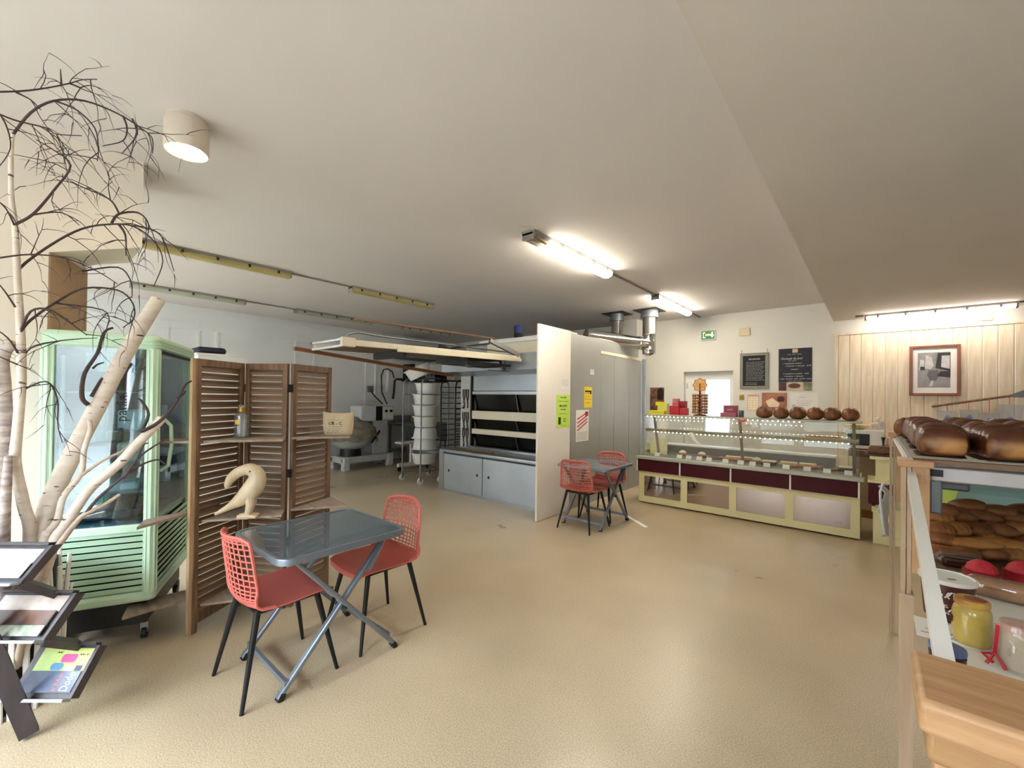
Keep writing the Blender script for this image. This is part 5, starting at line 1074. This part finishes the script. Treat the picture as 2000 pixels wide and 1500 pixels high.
t.part('door_pictogram', f.plate(f.plate(f.plate(MB(), w_*.12, w_*.30, h_*.74, h_*.86, .032, .033), w_*.12, w_*.17, h_*.18, h_*.86, .032, .033), w_*.12, w_*.3, h_*.18, h_*.28, .032, .033), LG)
t.part('arrow_shaft', f.plate(MB(), w_*.30, w_*.72, h_*.42, h_*.62, .032, .033), mat('exit_yellow', (230, 232, 130), .5, emis=(230, 232, 120), estr=.4)); t.part('arrow', f.poly(MB(), [(w_*.66, h_*.5), (w_*.76, h_*.5), (w_*.76, h_*.86), (w_*.86, h_*.86), (w_*.86, h_*.5), (w_*.94, h_*.5), (w_*.81, h_*.16)], .032, .033), LG)
f, w_, h_ = wallfr(1444, 642, 1465, 655); solo('junction_box', f.plate(MB(), 0, w_, 0, h_, .001, .02), mat('cream_plastic', (216, 204, 170), .5), 'cream junction box plate high on the back wall', 'junction box', bevel=.004)
f, w_, h_ = wallfr(1912, 612, 1940, 625); solo('junction_box', f.plate(MB(), 0, w_, 0, h_, .001, .02), bpy.data.materials['cream_plastic'], 'cream junction box plate under the white tube light', 'junction box', bevel=.004)
f, w_, h_ = wallfr(1270, 757, 1297, 802); t = wthing('chocolate_poster', 'dark chocolate pastry poster at the left of the back wall', 'poster', f, w_); t.part('sheet', f.plate(MB(), 0, w_, 0, h_, .001, .004), mat('dark_choc_photo', (60, 40, 36), .4, rgb2=(150, 110, 90), scale=11)); t.part('printed_food', f.poly(MB(), rrect(w_*.5, w_*.95, h_*.45, h_*.95, w_*.15), .004, .0046), mat('dark_choc_print', (38, 24, 22), .4))
# framed black and white photograph on the planks
f, w_, h_ = wallfr(1776, 677, 1876, 773, YB-.02); t = wthing('framed_photograph', 'framed black and white photograph on the plank wall', 'picture', f, w_)
k = .034; FW_ = mat('reddish_frame_wood', (142, 92, 80), .4, var=.1); t.part('frame', f.plate(f.plate(f.plate(f.plate(MB(), 0, k, 0, h_, .001, .03), w_-k, w_, 0, h_, .001, .03), k, w_-k, 0, k, .001, .03), k, w_-k, h_-k, h_, .001, .03), FW_, bevel=.006)
t.part('mat_board', f.plate(MB(), k, w_-k, k, h_-k, .001, .010), PAPER); u0, u1, v0, v1 = w_*.17, w_*.81, h_*.16, h_*.86
GR = [mat('photo_grey_%d' % i, (c, c, c+4), .5, var=.15, scale=14) for i, c in enumerate((150, 60, 200, 110))]
t.part('photo', f.plate(MB(), u0, u1, v0, v1, .010, .0105), GR[0]); uw, vh = u1-u0, v1-v0
def ph(pts, g, d=.0105): t.part('photo_shape', f.poly(MB(), [(u0+a*uw, v0+b*vh) for a, b in pts], d, d+.0005), GR[g])
ph([(.55, .55), (.62, .98), (1, .98), (1, .45)], 1); ph([(.72, .58), (.74, .9), (.98, .9), (.98, .52)], 2, .011); ph([(.3, .36), (.34, .5), (.62, .5), (.66, .36), (.58, .2), (.38, .2)], 3); ph([(.22, .55), (.26, .92), (.44, .86), (.5, .62), (.4, .52)], 2); ph([(.05, .5), (.08, .8), (.2, .78), (.2, .52)], 2, .011); ph([(.08, .5), (.08, .6), (.22, .6), (.22, .5)], 1, .0115); ph([(.6, .32), (1, .28), (1, .46), (.7, .46)], 1, .011); ph([(.36, .04), (.42, .2), (.5, .2), (.46, .04)], 2, .011)
# baker's peel with little bags
f0, f1 = ony(1826, 793, YB-.06), ony(1975, 773, YB-.06); d = (f1-f0).normalized()
t = T('wall_peel', 'wooden baker\'s peel hung slanting on the plank wall', 'peel', (f0+f1)/2); t.part('handle', MB().tube([f0+d*.05, f1], .014, 8), SCR); t.part('knob', MB().tube([f0-d*.03, f0, f0+d*.06, f0+d*.13], [.03, .036, .03, .015], 10, flat=(1, .5)), SCR)
n_ = Vector((-d.z, 0, d.x)); t.part('blade', MB().extr([f1-n_*.015, f1+d*.2-n_*.07, f1+d*.55-n_*.09, f1+d*.55+n_*.09, f1+d*.2+n_*.07, f1+n_*.015], (0, -.012, 0)), GREYM)
BAG = glass('cellophane', (238, 240, 246), .10, .1, mixw=.12, milk=(235, 238, 245)); BLP = mat('blue_bag_print', (96, 120, 176), .5, var=.3, scale=30); STR = mat('red_string', (200, 70, 80), .6)
for p, q, q2, nm in ((1850, 802, 832, 'small gift bag hanging leftmost on the baker\'s peel'), (1892, 800, 832, 'second gift bag from the left on the baker\'s peel'), (1932, 806, 840, 'third gift bag from the left on the baker\'s peel'), (1972, 790, 850, 'large gift bag hanging rightmost on the baker\'s peel')):
    a, b = ony(p, q, YB-.08), ony(p, q2, YB-.08); t = T('gift_bag', nm, 'bag', b, 0, 'gift bags on the peel'); top = f0+d*((a.x-f0.x)/d.x)
    t.part('string', MB().tube([(a.x, YB-.08, top.z), (a.x, YB-.08, a.z)], .003, 5), STR); wb_ = .085 if p < 1960 else .11
    t.part('bag', MB().extr([(a.x-wb_, YB-.08, a.z), (a.x+wb_, YB-.08, a.z), (a.x+wb_*.75, YB-.09, b.z), (a.x-wb_*.75, YB-.09, b.z)], (0, -.03, 0)), BAG); t.part('print', MB().lathe([(.002, -.04), (.03, -.02), (.034, 0), (.02, .03), (.002, .04)], 12, (a.x, YB-.105, (a.z+b.z)/2), 1, .35), BLP)
# ================================================================== BACK COUNTER AND MICROWAVE
bc = T('back_counter', 'brown topped work counter along the plank wall', 'counter', (.8, 7.6, 0)); bc.part('top', MB().box(-.25, 2.3, 7.15, YB-.04, .84, .88), wood('brown_worktop', (176, 130, 84), (198, 154, 108), 'x')); bc.part('body', MB().box(-.2, 2.3, 7.25, YB-.05, .1, .84), mat('taupe_cabinet', (168, 152, 128), .6)); bc.part('plinth', MB().box(-.2, 2.3, 7.22, YB-.05, 0, .1), mat('ochre_plinth', (132, 92, 44), .5)); bc.part('edge', MB().box(-.25, 2.3, 7.13, 7.15, .80, .88), mat('dark_edge', (96, 62, 40), .5))
a, b = ony(1648, 880, 7.25), ony(1725, 880, 7.25); t = T('microwave', 'white microwave oven on the back counter', 'microwave', ((a.x+b.x)/2, 7.4, .88)); zt = .88+.26
t.part('body', MB().box(a.x, b.x, 7.25, 7.62, .895, zt), WPLAST, bevel=.008); t.part('door_window', MB().box(a.x+.04, a.x+(b.x-a.x)*.66, 7.242, 7.25, .94, zt-.05), DARK); t.part('control_panel', MB().box(a.x+(b.x-a.x)*.72, b.x-.02, 7.243, 7.25, .92, zt-.03), WPLAST); t.part('foot', MB().box(a.x+.03, b.x-.03, 7.3, 7.58, .88, .895), DARK); t.part('dial', MB().tube([(b.x-.06, 7.243, 1.07), (b.x-.06, 7.23, 1.07)], .016, 12), PAPER)
c = ony(1672, 840, 7.42); t = T('yellow_bowl', 'pale yellow bowl with handle on the microwave', 'bowl', (c.x, 7.42, zt)); t.part('bowl', MB().lathe([(.06, .0), (.08, .004), (.15, .05), (.165, .065), (.158, .066), (.07, .012), (.005, .01)], 24, (c.x, 7.42, zt)), mat('pale_yellow_ceramic', (236, 214, 160), .35)); t.part('handle', MB().tube([(c.x+.14, 7.42, zt+.06), (c.x+.19, 7.42, zt+.09), (c.x+.22, 7.42, zt+.085)], .012, 8), bpy.data.materials['pale_yellow_ceramic'])
c = ony(1716, 838, 7.50); solo('tied_plastic_bag', MB().lathe([(.02, 0), (.06, .01), (.075, .06), (.06, .11), (.012, .13), (.03, .16), (.045, .175)], 14, (c.x, 7.55, zt)), BAG, 'clear tied plastic bag on the microwave', 'bag')
c = ony(1760, 866, 7.3); t = T('cake_dome', 'pink cake under a clear dome beside the microwave', 'cake', (c.x, 7.35, .88)); t.part('cake', MB().lathe([(.13, .07), (.14, .09), (.13, .17), (.09, .20), (.005, .21)], 22, (c.x, 7.35, .88)), mat('pink_icing', (240, 198, 190), .5)); t.part('stand', MB().lathe([(.15, 0), (.15, .055), (.16, .07), (.005, .072)], 22, (c.x, 7.35, .88)), mat('dark_red_stand', (84, 30, 34), .4))
# white and burgundy end counter
ec = T('end_counter', 'cream end counter with burgundy band next to the display case', 'counter', (.35, 6.2, 0))
ec.part('lower_body', MB().box(.0, 1.0, 5.97, 6.6, .0, .34), CREAM); ec.part('kick_panel', MB().box(.0, 1.0, 5.962, 5.97, .01, .10), CREAM, bevel=.003); ec.part('ledge', MB().box(-.01, 1.0, 5.955, 6.6, .34, .40), CREAM); ec.part('fascia', MB().box(-.04, .16, 5.90, 6.3, .43, .655), BURG, bevel=.004); ec.part('fascia_cap', MB().box(-.045, .17, 5.90, 6.3, .655, .68), CREAM); ec.part('upper_body', MB().box(.02, 1.0, 5.98, 6.6, .40, .90), CREAM); ec.part('top', MB().box(-.03, 1.0, 5.94, 6.62, .90, .93), CREAM)
c = ony(1725, 895, 6.1); t = T('chocolate_cake', 'dark chocolate cake with a pick on a black tray on the end counter', 'cake', (c.x, 6.12, .93)); t.part('tray', MB().box(c.x-.16, c.x+.2, 5.98, 6.3, .93, .955), PAST[2], bevel=.006); t.part('cake', MB().lathe([(.12, .955), (.13, .97), (.12, 1.01), (.10, 1.03), (.005, 1.035)], 22, (c.x, 6.13, 0)), mat('chocolate_shavings', (66, 42, 32), .6, rgb2=(130, 92, 62), scale=60, bump=.8, bscale=40)); t.part('pick', MB().tube([(c.x, 6.10, 1.03), (c.x, 6.10, 1.09), (c.x, 6.10, 1.13)], [.006, .01, .02], 8), DARK)
# ================================================================== BREAD STAND AT THE RIGHT
BEECH = wood('honey_beech', (176, 134, 94), (196, 156, 116), 'x', 1, .45, .04)
BEECHZ = wood('honey_beech_upright', (184, 144, 104), (202, 164, 124), 'z', 1, .45, .04)
BEIGEW = wood('pale_post_wood', (186, 160, 132), (200, 176, 150), 'z', 1, .5, .04)
ZW = .855
bs = T('bread_stand', 'wooden bread stand with wire top shelf and glass front at the right', 'display stand', (.55, 2.5, 0))
for y, zt in ((2.2, 1.262), (3.70, 1.285)):
    bs.part('front_post', MB().box(.082, .094, y, y+.05, 0, zt).box(.098, .110, y+.004, y+.05, 0, zt), BEIGEW)
    bs.part('post_board', MB().box(.112, .160, y+.006, y+.03, .86, zt), BEECHZ)
    bs.part('post_cap', MB().box(.072, .170, y-.03, y+.10, zt, zt+.026), BEECH, bevel=.004)
bs.part('post_foot', MB().box(.078, .118, 2.19, 2.26, .0, .78), BEIGEW)
bs.part('sloping_rail', MB().extr([(.098, 2.24, 1.255), (.122, 2.24, 1.255), (.144, 1.385, .915), (.110, 1.385, .915)], (0, .02, -.03)), WPLAST)
bs.part('back_rail', MB().box(.098, .112, 2.30, 3.70, 1.262, 1.275), WPLAST)
bs.part('end_ledge', MB().box(.068, 1.35, 1.14, 1.37, .865, .93), BEECH, bevel=.012)
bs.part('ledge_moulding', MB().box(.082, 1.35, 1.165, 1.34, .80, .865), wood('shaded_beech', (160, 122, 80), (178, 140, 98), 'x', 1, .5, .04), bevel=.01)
bs.part('end_panel', MB().box(.12, 1.35, 1.25, 1.28, 0, .80), BEECHZ)
for x in (.095, .155): bs.part('pilaster', MB().box(x, x+.045, 1.20, 1.26, 0, .80), BEECHZ, bevel=.006)
bs.part('well_floor', MB().box(.155, 1.35, 1.37, 3.6, ZW-.02, ZW), WPLAST)
bs.part('under_cabinet', MB().box(.45, 1.35, 1.30, 3.6, .0, ZW-.02), mat('taupe_carcass', (150, 136, 112), .6))
bs.part('glass_profile', MB().box(.165, 1.4, 2.27, 2.31, 1.205, 1.262), mat('grey_aluminium', (176, 172, 174), .35, .6), bevel=.006)
bs.part('profile_end', MB().box(.165, .20, 2.262, 2.27, 1.225, 1.25), DARK)
bs.part('side_bracket', MB().box(.165, .20, 2.28, 2.34, 1.08, 1.21), GREYM, bevel=.006)
SG = glass('stand_glass', (216, 236, 236), .06, mixw=.10, milk=(196, 226, 230))
bs.part('hood_glass', MB().extr([(.17, 2.45, 1.20), (1.4, 2.45, 1.20), (1.4, 3.35, 1.02), (.17, 3.35, 1.02)], (0, 0, .006)), SG)
bs.part('rear_panel', MB().extr([(.2, 3.50, .86), (1.4, 3.50, .86), (1.4, 3.50, 1.20), (.2, 3.50, 1.20)], (0, .01, 0)), mat('pale_aqua_panel', (176, 212, 214), .3, var=.06, scale=2))
bs.part('glass_edge', MB().tube([(.22, 3.0, 1.10), (.60, 3.0, 1.10)], .008, 8), CHROME)
bs.part('pastry_tray', MB().extr([(.165, 2.36, .857), (1.3, 2.36, .857), (1.3, 3.05, .857), (1.3, 3.05, .955), (.165, 3.05, .955), (.165, 3.05, .857)][:3]+[(.165, 3.05, .857)], (0, 0, .004)), SCR)
bs.part('lamp_box', MB().box(.22, .34, 2.85, 2.95, 1.095, 1.13), GREYM, bevel=.01)
wm = MB().tube([(.115, 0, 0), (1.25, 0, 0)], .006, 6).mesh('shelf_wire'); wm.materials.append(CHROME)
y = 2.23
while y < 3.70: bs.piece('shelf_wire', wm, Matrix.Translation((0, y, 1.293))); y += .045
for x in (.12, .40, .70, 1.0): bs.part('shelf_beam', MB().tube([(x, 2.21, 1.280), (x, 3.71, 1.280)], .008, 6), STEELD)
bs.part('shelf_front', MB().box(.115, 1.25, 2.205, 2.22, 1.274, 1.292), mat('brown_shelf_edge', (122, 96, 76), .4, .4))
# loaves on the wire shelf
k = 0; words = ['first', 'second', 'third', 'fourth']
for r_, y in enumerate((2.39, 2.72, 3.05, 3.38)):
    for c_, x in enumerate((.205, .365, .53, .70)):
        nm = '%s dark loaf from the left in the %s row of the wire shelf' % (words[c_], ['front', 'second', 'third', 'rear'][r_])
        loaf(nm, (x+random.uniform(-.004, .004), y+random.uniform(-.008, .008), 1.2995), R(random.uniform(-2, 2) if c_ != 1 else random.uniform(-4, 4)), LM[(r_+c_) % 2], 'loaves on the wire shelf', (.93, 1, .95))
loaf('small dark loaf perched at the far left corner of the wire shelf', (.158, 3.60, 1.2995), R(80), LS[0], 'loaves on the wire shelf', (.8, .62, .9))
# pastry heap: every roll on its own
BUN = [mat('brown_pastry', (126, 76, 42), .42, rgb2=(160, 104, 60), scale=14, bump=.25, bscale=40, rnd=.18), mat('golden_pastry', (158, 102, 54), .45, rgb2=(190, 136, 78), scale=14, bump=.25, bscale=40, rnd=.15)]
def bun(seed, L_, wd, h, ridges, m):
    rg2 = random.Random(seed); rows = []; n1, n2 = 22, 14
    for i in range(n1+1):
        v = -1+2*i/n1; e1 = max(.03, (1-v*v)**.55); row = []
        for j in range(n2+1):
            a = 2*math.pi*j/n2; rr_ = 1+(.09*abs(math.sin(ridges*v*2.2)) if ridges else 0)
            row.append((v*L_/2, math.cos(a)*wd/2*e1*rr_+.015*v*v, (math.sin(a)*h/2*(1.1 if math.sin(a) > 0 else .7))*e1*rr_+h*.36+(.10*h*math.cos(a*2+.4) if math.sin(a) > .5 else 0)))
        rows.append(row)
    mb = MB().grid(rows); mb.f.append(tuple(range(n2))[::-1]); mb.f.append(tuple(len(mb.v)-n2-1+q for q in range(n2)))
    me = mb.mesh('pastry_roll', smooth=1.3); me.materials.append(m); return me
BM = [bun(1, .14, .10, .075, 0, BUN[0]), bun(2, .13, .10, .07, 4, BUN[1]), bun(3, .14, .105, .07, 0, BUN[0]), bun(4, .27, .085, .055, 0, BUN[1]), bun(5, .14, .10, .068, 5, BUN[0])]
def roll(label, x, y, z, me, rz, tilt=0.):
    o = bpy.data.objects.new('pastry_roll', me); C.objects.link(o); P = onz(x, y, z); o.location = (P.x, P.y, z); o.rotation_euler = (R(tilt), R(random.uniform(-6, 6)), R(rz))
    o['label'] = label; o['category'] = 'pastry'; o['group'] = 'pastry heap on the bread stand'
pos = [('top', [(1838, 1008, .995, 0, 30), (1893, 1000, 1.0, 0, 20), (1950, 1010, .99, 2, 10), (2010, 1010, .99, 0, 0)]),
       ('second', [(1832, 1022, .965, 1, 40), (1868, 1020, .965, 0, -20), (1915, 1020, .965, 2, -15), (1968, 1022, .965, 0, -12), (2020, 1022, .965, 1, 10)]),
       ('third', [(1832, 1045, .93, 4, 20), (1865, 1045, .93, 1, 50), (1905, 1046, .93, 4, 70), (1945, 1046, .93, 4, -25), (1990, 1046, .93, 1, 15)]),
       ('fourth', [(1840, 1066, .895, 4, 10), (1878, 1070, .90, 3, 4), (1930, 1068, .895, 1, -20), (1965, 1074, .90, 3, 5), (2010, 1070, .895, 4, 0)]),
       ('lowest', [(1838, 1092, .862, 2, 15), (1880, 1095, .862, 4, 40), (1925, 1092, .862, 2, -20), (1975, 1095, .862, 1, 10)])]
ordw = ['leftmost', 'second from the left', 'middle', 'fourth from the left', 'rightmost']
for lev, row in pos:
    for i, (x, y, z, mi, rz) in enumerate(row):
        roll('brown pastry, %s in the %s layer of the heap' % (ordw[i] if len(row) == 5 or i < 2 else ('third from the left', 'rightmost')[i-2], lev), x, y, z, BM[mi], rz+8)
# grocery items in the front of the well
def P3(x, y, z): return onz(x, y, z)
c = P3(1898, 1256, ZW); t = T('honey_jar', 'round jar of pale yellow honey with a beehive printed lid', 'jar', c)
HON = mat('set_honey', (196, 172, 84), .25, var=.06, scale=30, coat=.8)
t.part('jar', MB().lathe([(.005, .0), (.030, .0), (.036, .006), (.039, .02), (.039, .082), (.036, .094), (.031, .100), (.031, .104)], 26, c), HON)
t.part('lid', MB().lathe([(.034, .103), (.0355, .106), (.0355, .116), (.033, .119), (.005, .120)], 26, c), mat('honey_lid', (226, 198, 92), .35, rgb2=(170, 92, 62), scale=16)); t.part('lid_print', MB().lathe([(.022, .120), (.02, .121), (.005, .1212)], 18, c+Vector((.006, .0, 0))), mat('lid_brown_print', (158, 84, 58), .4, var=.3, scale=60)); t.part('label', MB().extr([c+Vector((-.0392, .005, .05)), c+Vector((-.0385, -.014, .05)), c+Vector((-.0385, -.014, .068)), c+Vector((-.0392, .005, .068))], (-.0006, 0, 0)), INK)
c = P3(1850, 1205, ZW); t = T('dessert_bucket', 'brown printed bucket with a white lid on the bread stand', 'bucket', c)
BRB = mat('maroon_bucket', (74, 26, 28), .4, var=.1, scale=10); t.part('bucket', MB().lathe([(.005, 0), (.048, 0), (.052, .004), (.060, .115)], 26, c), BRB); t.part('lid', MB().lathe([(.064, .112), (.065, .116), (.065, .124), (.058, .126), (.056, .122), (.005, .122)], 28, c), WPLAST)
mb = MB(); rg3 = random.Random(5)
for q in range(44):
    a = R(rg3.uniform(-120, 10)); z = rg3.uniform(.02, .085); r0 = .0495+.0105*z/.115+.0012
    a2 = a+rg3.uniform(.12, .3); z2 = z+rg3.uniform(-.012, .012); mb.tube([c+Vector((r0*math.cos(a), r0*math.sin(a), z)), c+Vector((r0*math.cos((a+a2)/2), r0*math.sin((a+a2)/2), (z+z2)/2+.006)), c+Vector((r0*math.cos(a2), r0*math.sin(a2), z2))], .0024, 4)
t.part('white_print', mb, WPLAST); t.part('lid_mark', MB().extr([c+Vector((.0, -.03, .122)), c+Vector((.018, -.02, .122)), c+Vector((.014, -.012, .122)), c+Vector((-.004, -.022, .122))], (0, 0, .0006)), GREYM)
CEL = glass('cellophane_wrap', (246, 246, 244), .06, .05, mixw=.05, milk=(236, 232, 226))
c = P3(1995, 1310, ZW); t = T('wrapped_jar', 'jar in clear cellophane tied with red ribbon at the picture edge', 'jar', c); t.part('jar', MB().lathe([(.03, 0), (.036, .008), (.038, .07), (.033, .088), (.033, .095)], 22, c), mat('whitish_preserve', (214, 200, 176), .35, var=.1, scale=24)); t.part('lid', MB().lathe([(.036, .094), (.037, .098), (.036, .108), (.005, .11)], 22, c), mat('pink_lid', (226, 182, 168), .35)); t.part('wrap', MB().lathe([(.040, 0), (.043, .03), (.042, .085), (.036, .112), (.005, .116)], 18, c), CEL)
RIB = mat('red_ribbon', (196, 24, 44), .5); t.part('ribbon', MB().tube([c+Vector((-.045, -.012, .03)), c+Vector((-.044, -.02, .06)), c+Vector((-.040, -.01, .10))], .0035, 6).tube([c+Vector((-.06, -.02, .004)), c+Vector((-.045, -.014, .03)), c+Vector((-.03, -.035, .006))], .004, 6).tube([c+Vector((-.045, -.012, .03)), c+Vector((-.065, -.005, .02)), c+Vector((-.05, -.025, .012))], .004, 6), RIB)
for x, y, nm in ((1917, 1137, 'small round red cake tin behind the honey jar'), (1998, 1140, 'small round red cake tin at the picture edge')):
    c = P3(x, y, ZW); t = T('cake_tin', nm, 'tin', c, 0, 'red cake tins'); t.part('tin', MB().lathe([(.040, 0), (.046, .004), (.050, .042), (.044, .044), (.005, .040)], 24, c), mat('red_tin', (150, 18, 28), .35, var=.1) if nm.endswith('jar') else bpy.data.materials['red_tin']); t.part('filling', MB().lathe([(.043, .042), (.036, .062), (.02, .076), (.005, .080)], 18, c), mat('red_sugar', (196, 44, 60), .6, var=.2, scale=90, bump=.5, bscale=90) if nm.endswith('jar') else bpy.data.materials['red_sugar'])
c = P3(1952, 1172, ZW); t = T('bagged_baguette', 'golden bread in a clear bag lying in front of the red tins', 'bread', c); t.part('bread', MB().tube([c+Vector((-.09, .02, .028)), c+Vector((-.06, .015, .032)), c+Vector((.06, -.0, .032)), c+Vector((.16, -.01, .03))], [.012, .030, .033, .03], 12), BUN[1]); t.part('bag', MB().tube([c+Vector((-.125, .025, .024)), c+Vector((-.10, .02, .028)), c+Vector((-.06, .015, .034)), c+Vector((.06, 0, .034)), c+Vector((.17, -.012, .032))], [.024, .008, .034, .037, .034], 12), CEL)
c = P3(1872, 1108, ZW); t = T('wrapped_brownie', 'chocolate cake in shiny clear wrap left of the red tins', 'cake', c); t.part('cake', MB().obox(c+Vector((0, 0, .022)), (.055, .01, 0), (-.008, .035, 0), (0, 0, .02)), PAST[2], bevel=.01); t.part('wrap', MB().tube([c+Vector((-.075, 0, .022)), c+Vector((-.05, 0, .026)), c+Vector((.05, .01, .026)), c+Vector((.08, .012, .02))], [.01, .034, .034, .012], 10), CEL)
c = P3(1850, 1300, ZW); t = T('blue_lidded_jar', 'jar with a blue lid tucked behind the wooden ledge', 'jar', c); t.part('jar', MB().lathe([(.03, 0), (.033, .006), (.034, .03), (.03, .036)], 22, c), mat('dark_jam', (60, 24, 22), .2)); t.part('lid', MB().lathe([(.034, .036), (.035, .040), (.034, .048), (.005, .05)], 22, c), mat('blue_lid', (96, 116, 168), .35))
for i, (x, y, nm) in enumerate(((1845, 1238, 'white printed leaflet lying left of the honey jar'), (1965, 1225, 'white printed leaflet lying right of the honey jar'))):
    c = P3(x, y, ZW); f = Fr(c+Vector((-.06, -.06, .0006)), (1, 0, 0), (0, 1, 0)); t = T('leaflet', nm, 'leaflet', c); t.part('sheet', f.plate(MB(), 0, .12, 0, .14, 0, .001), PAPER); mb = MB(); scrib(mb, f, .01, .1, .03, .012, .0012, i); scrib(mb, f, .02, .09, .06, .01, .0012, i+5); t.part('print', mb, GREYM)
c = P3(1845, 992, 1.0); f = Fr((.215, 3.30, .97), (1, 0, 0)); t = T('lime_price_sign', 'lime green card standing behind the pastry heap', 'sign', (.3, 3.3, .86)); t.part('card', f.poly(MB(), [(-.03, -.11), (.09, -.11), (.14, .09), (.05, .11), (.03, .19), (.0, .09)], 0, .003), mat('lime_card', (222, 240, 120), .6)); 
t = T('hanging_plastic_bag', 'folded white plastic bag hanging by the far post of the bread stand', 'bag', (.05, 3.85, .5)); PLB = mat('translucent_white_plastic', (206, 216, 222), .35, var=.08, scale=9)
t.part('bag', MB().grid([[Vector((.045+.018*math.sin(v*9+u*2)-.025*(v > .9)+.05*u, 3.80+.10*u, .60+.34*v)) for u in (0, .33, .66, 1)] for v in [q/8 for q in range(9)]], .004), PLB, smooth=1.2); t.part('handle', MB().tube([(.06, 3.78, .62), (.04, 3.78, .80), (.036, 3.80, .90), (.05, 3.83, .95), (.075, 3.85, .95)], .008, 6), PLB)
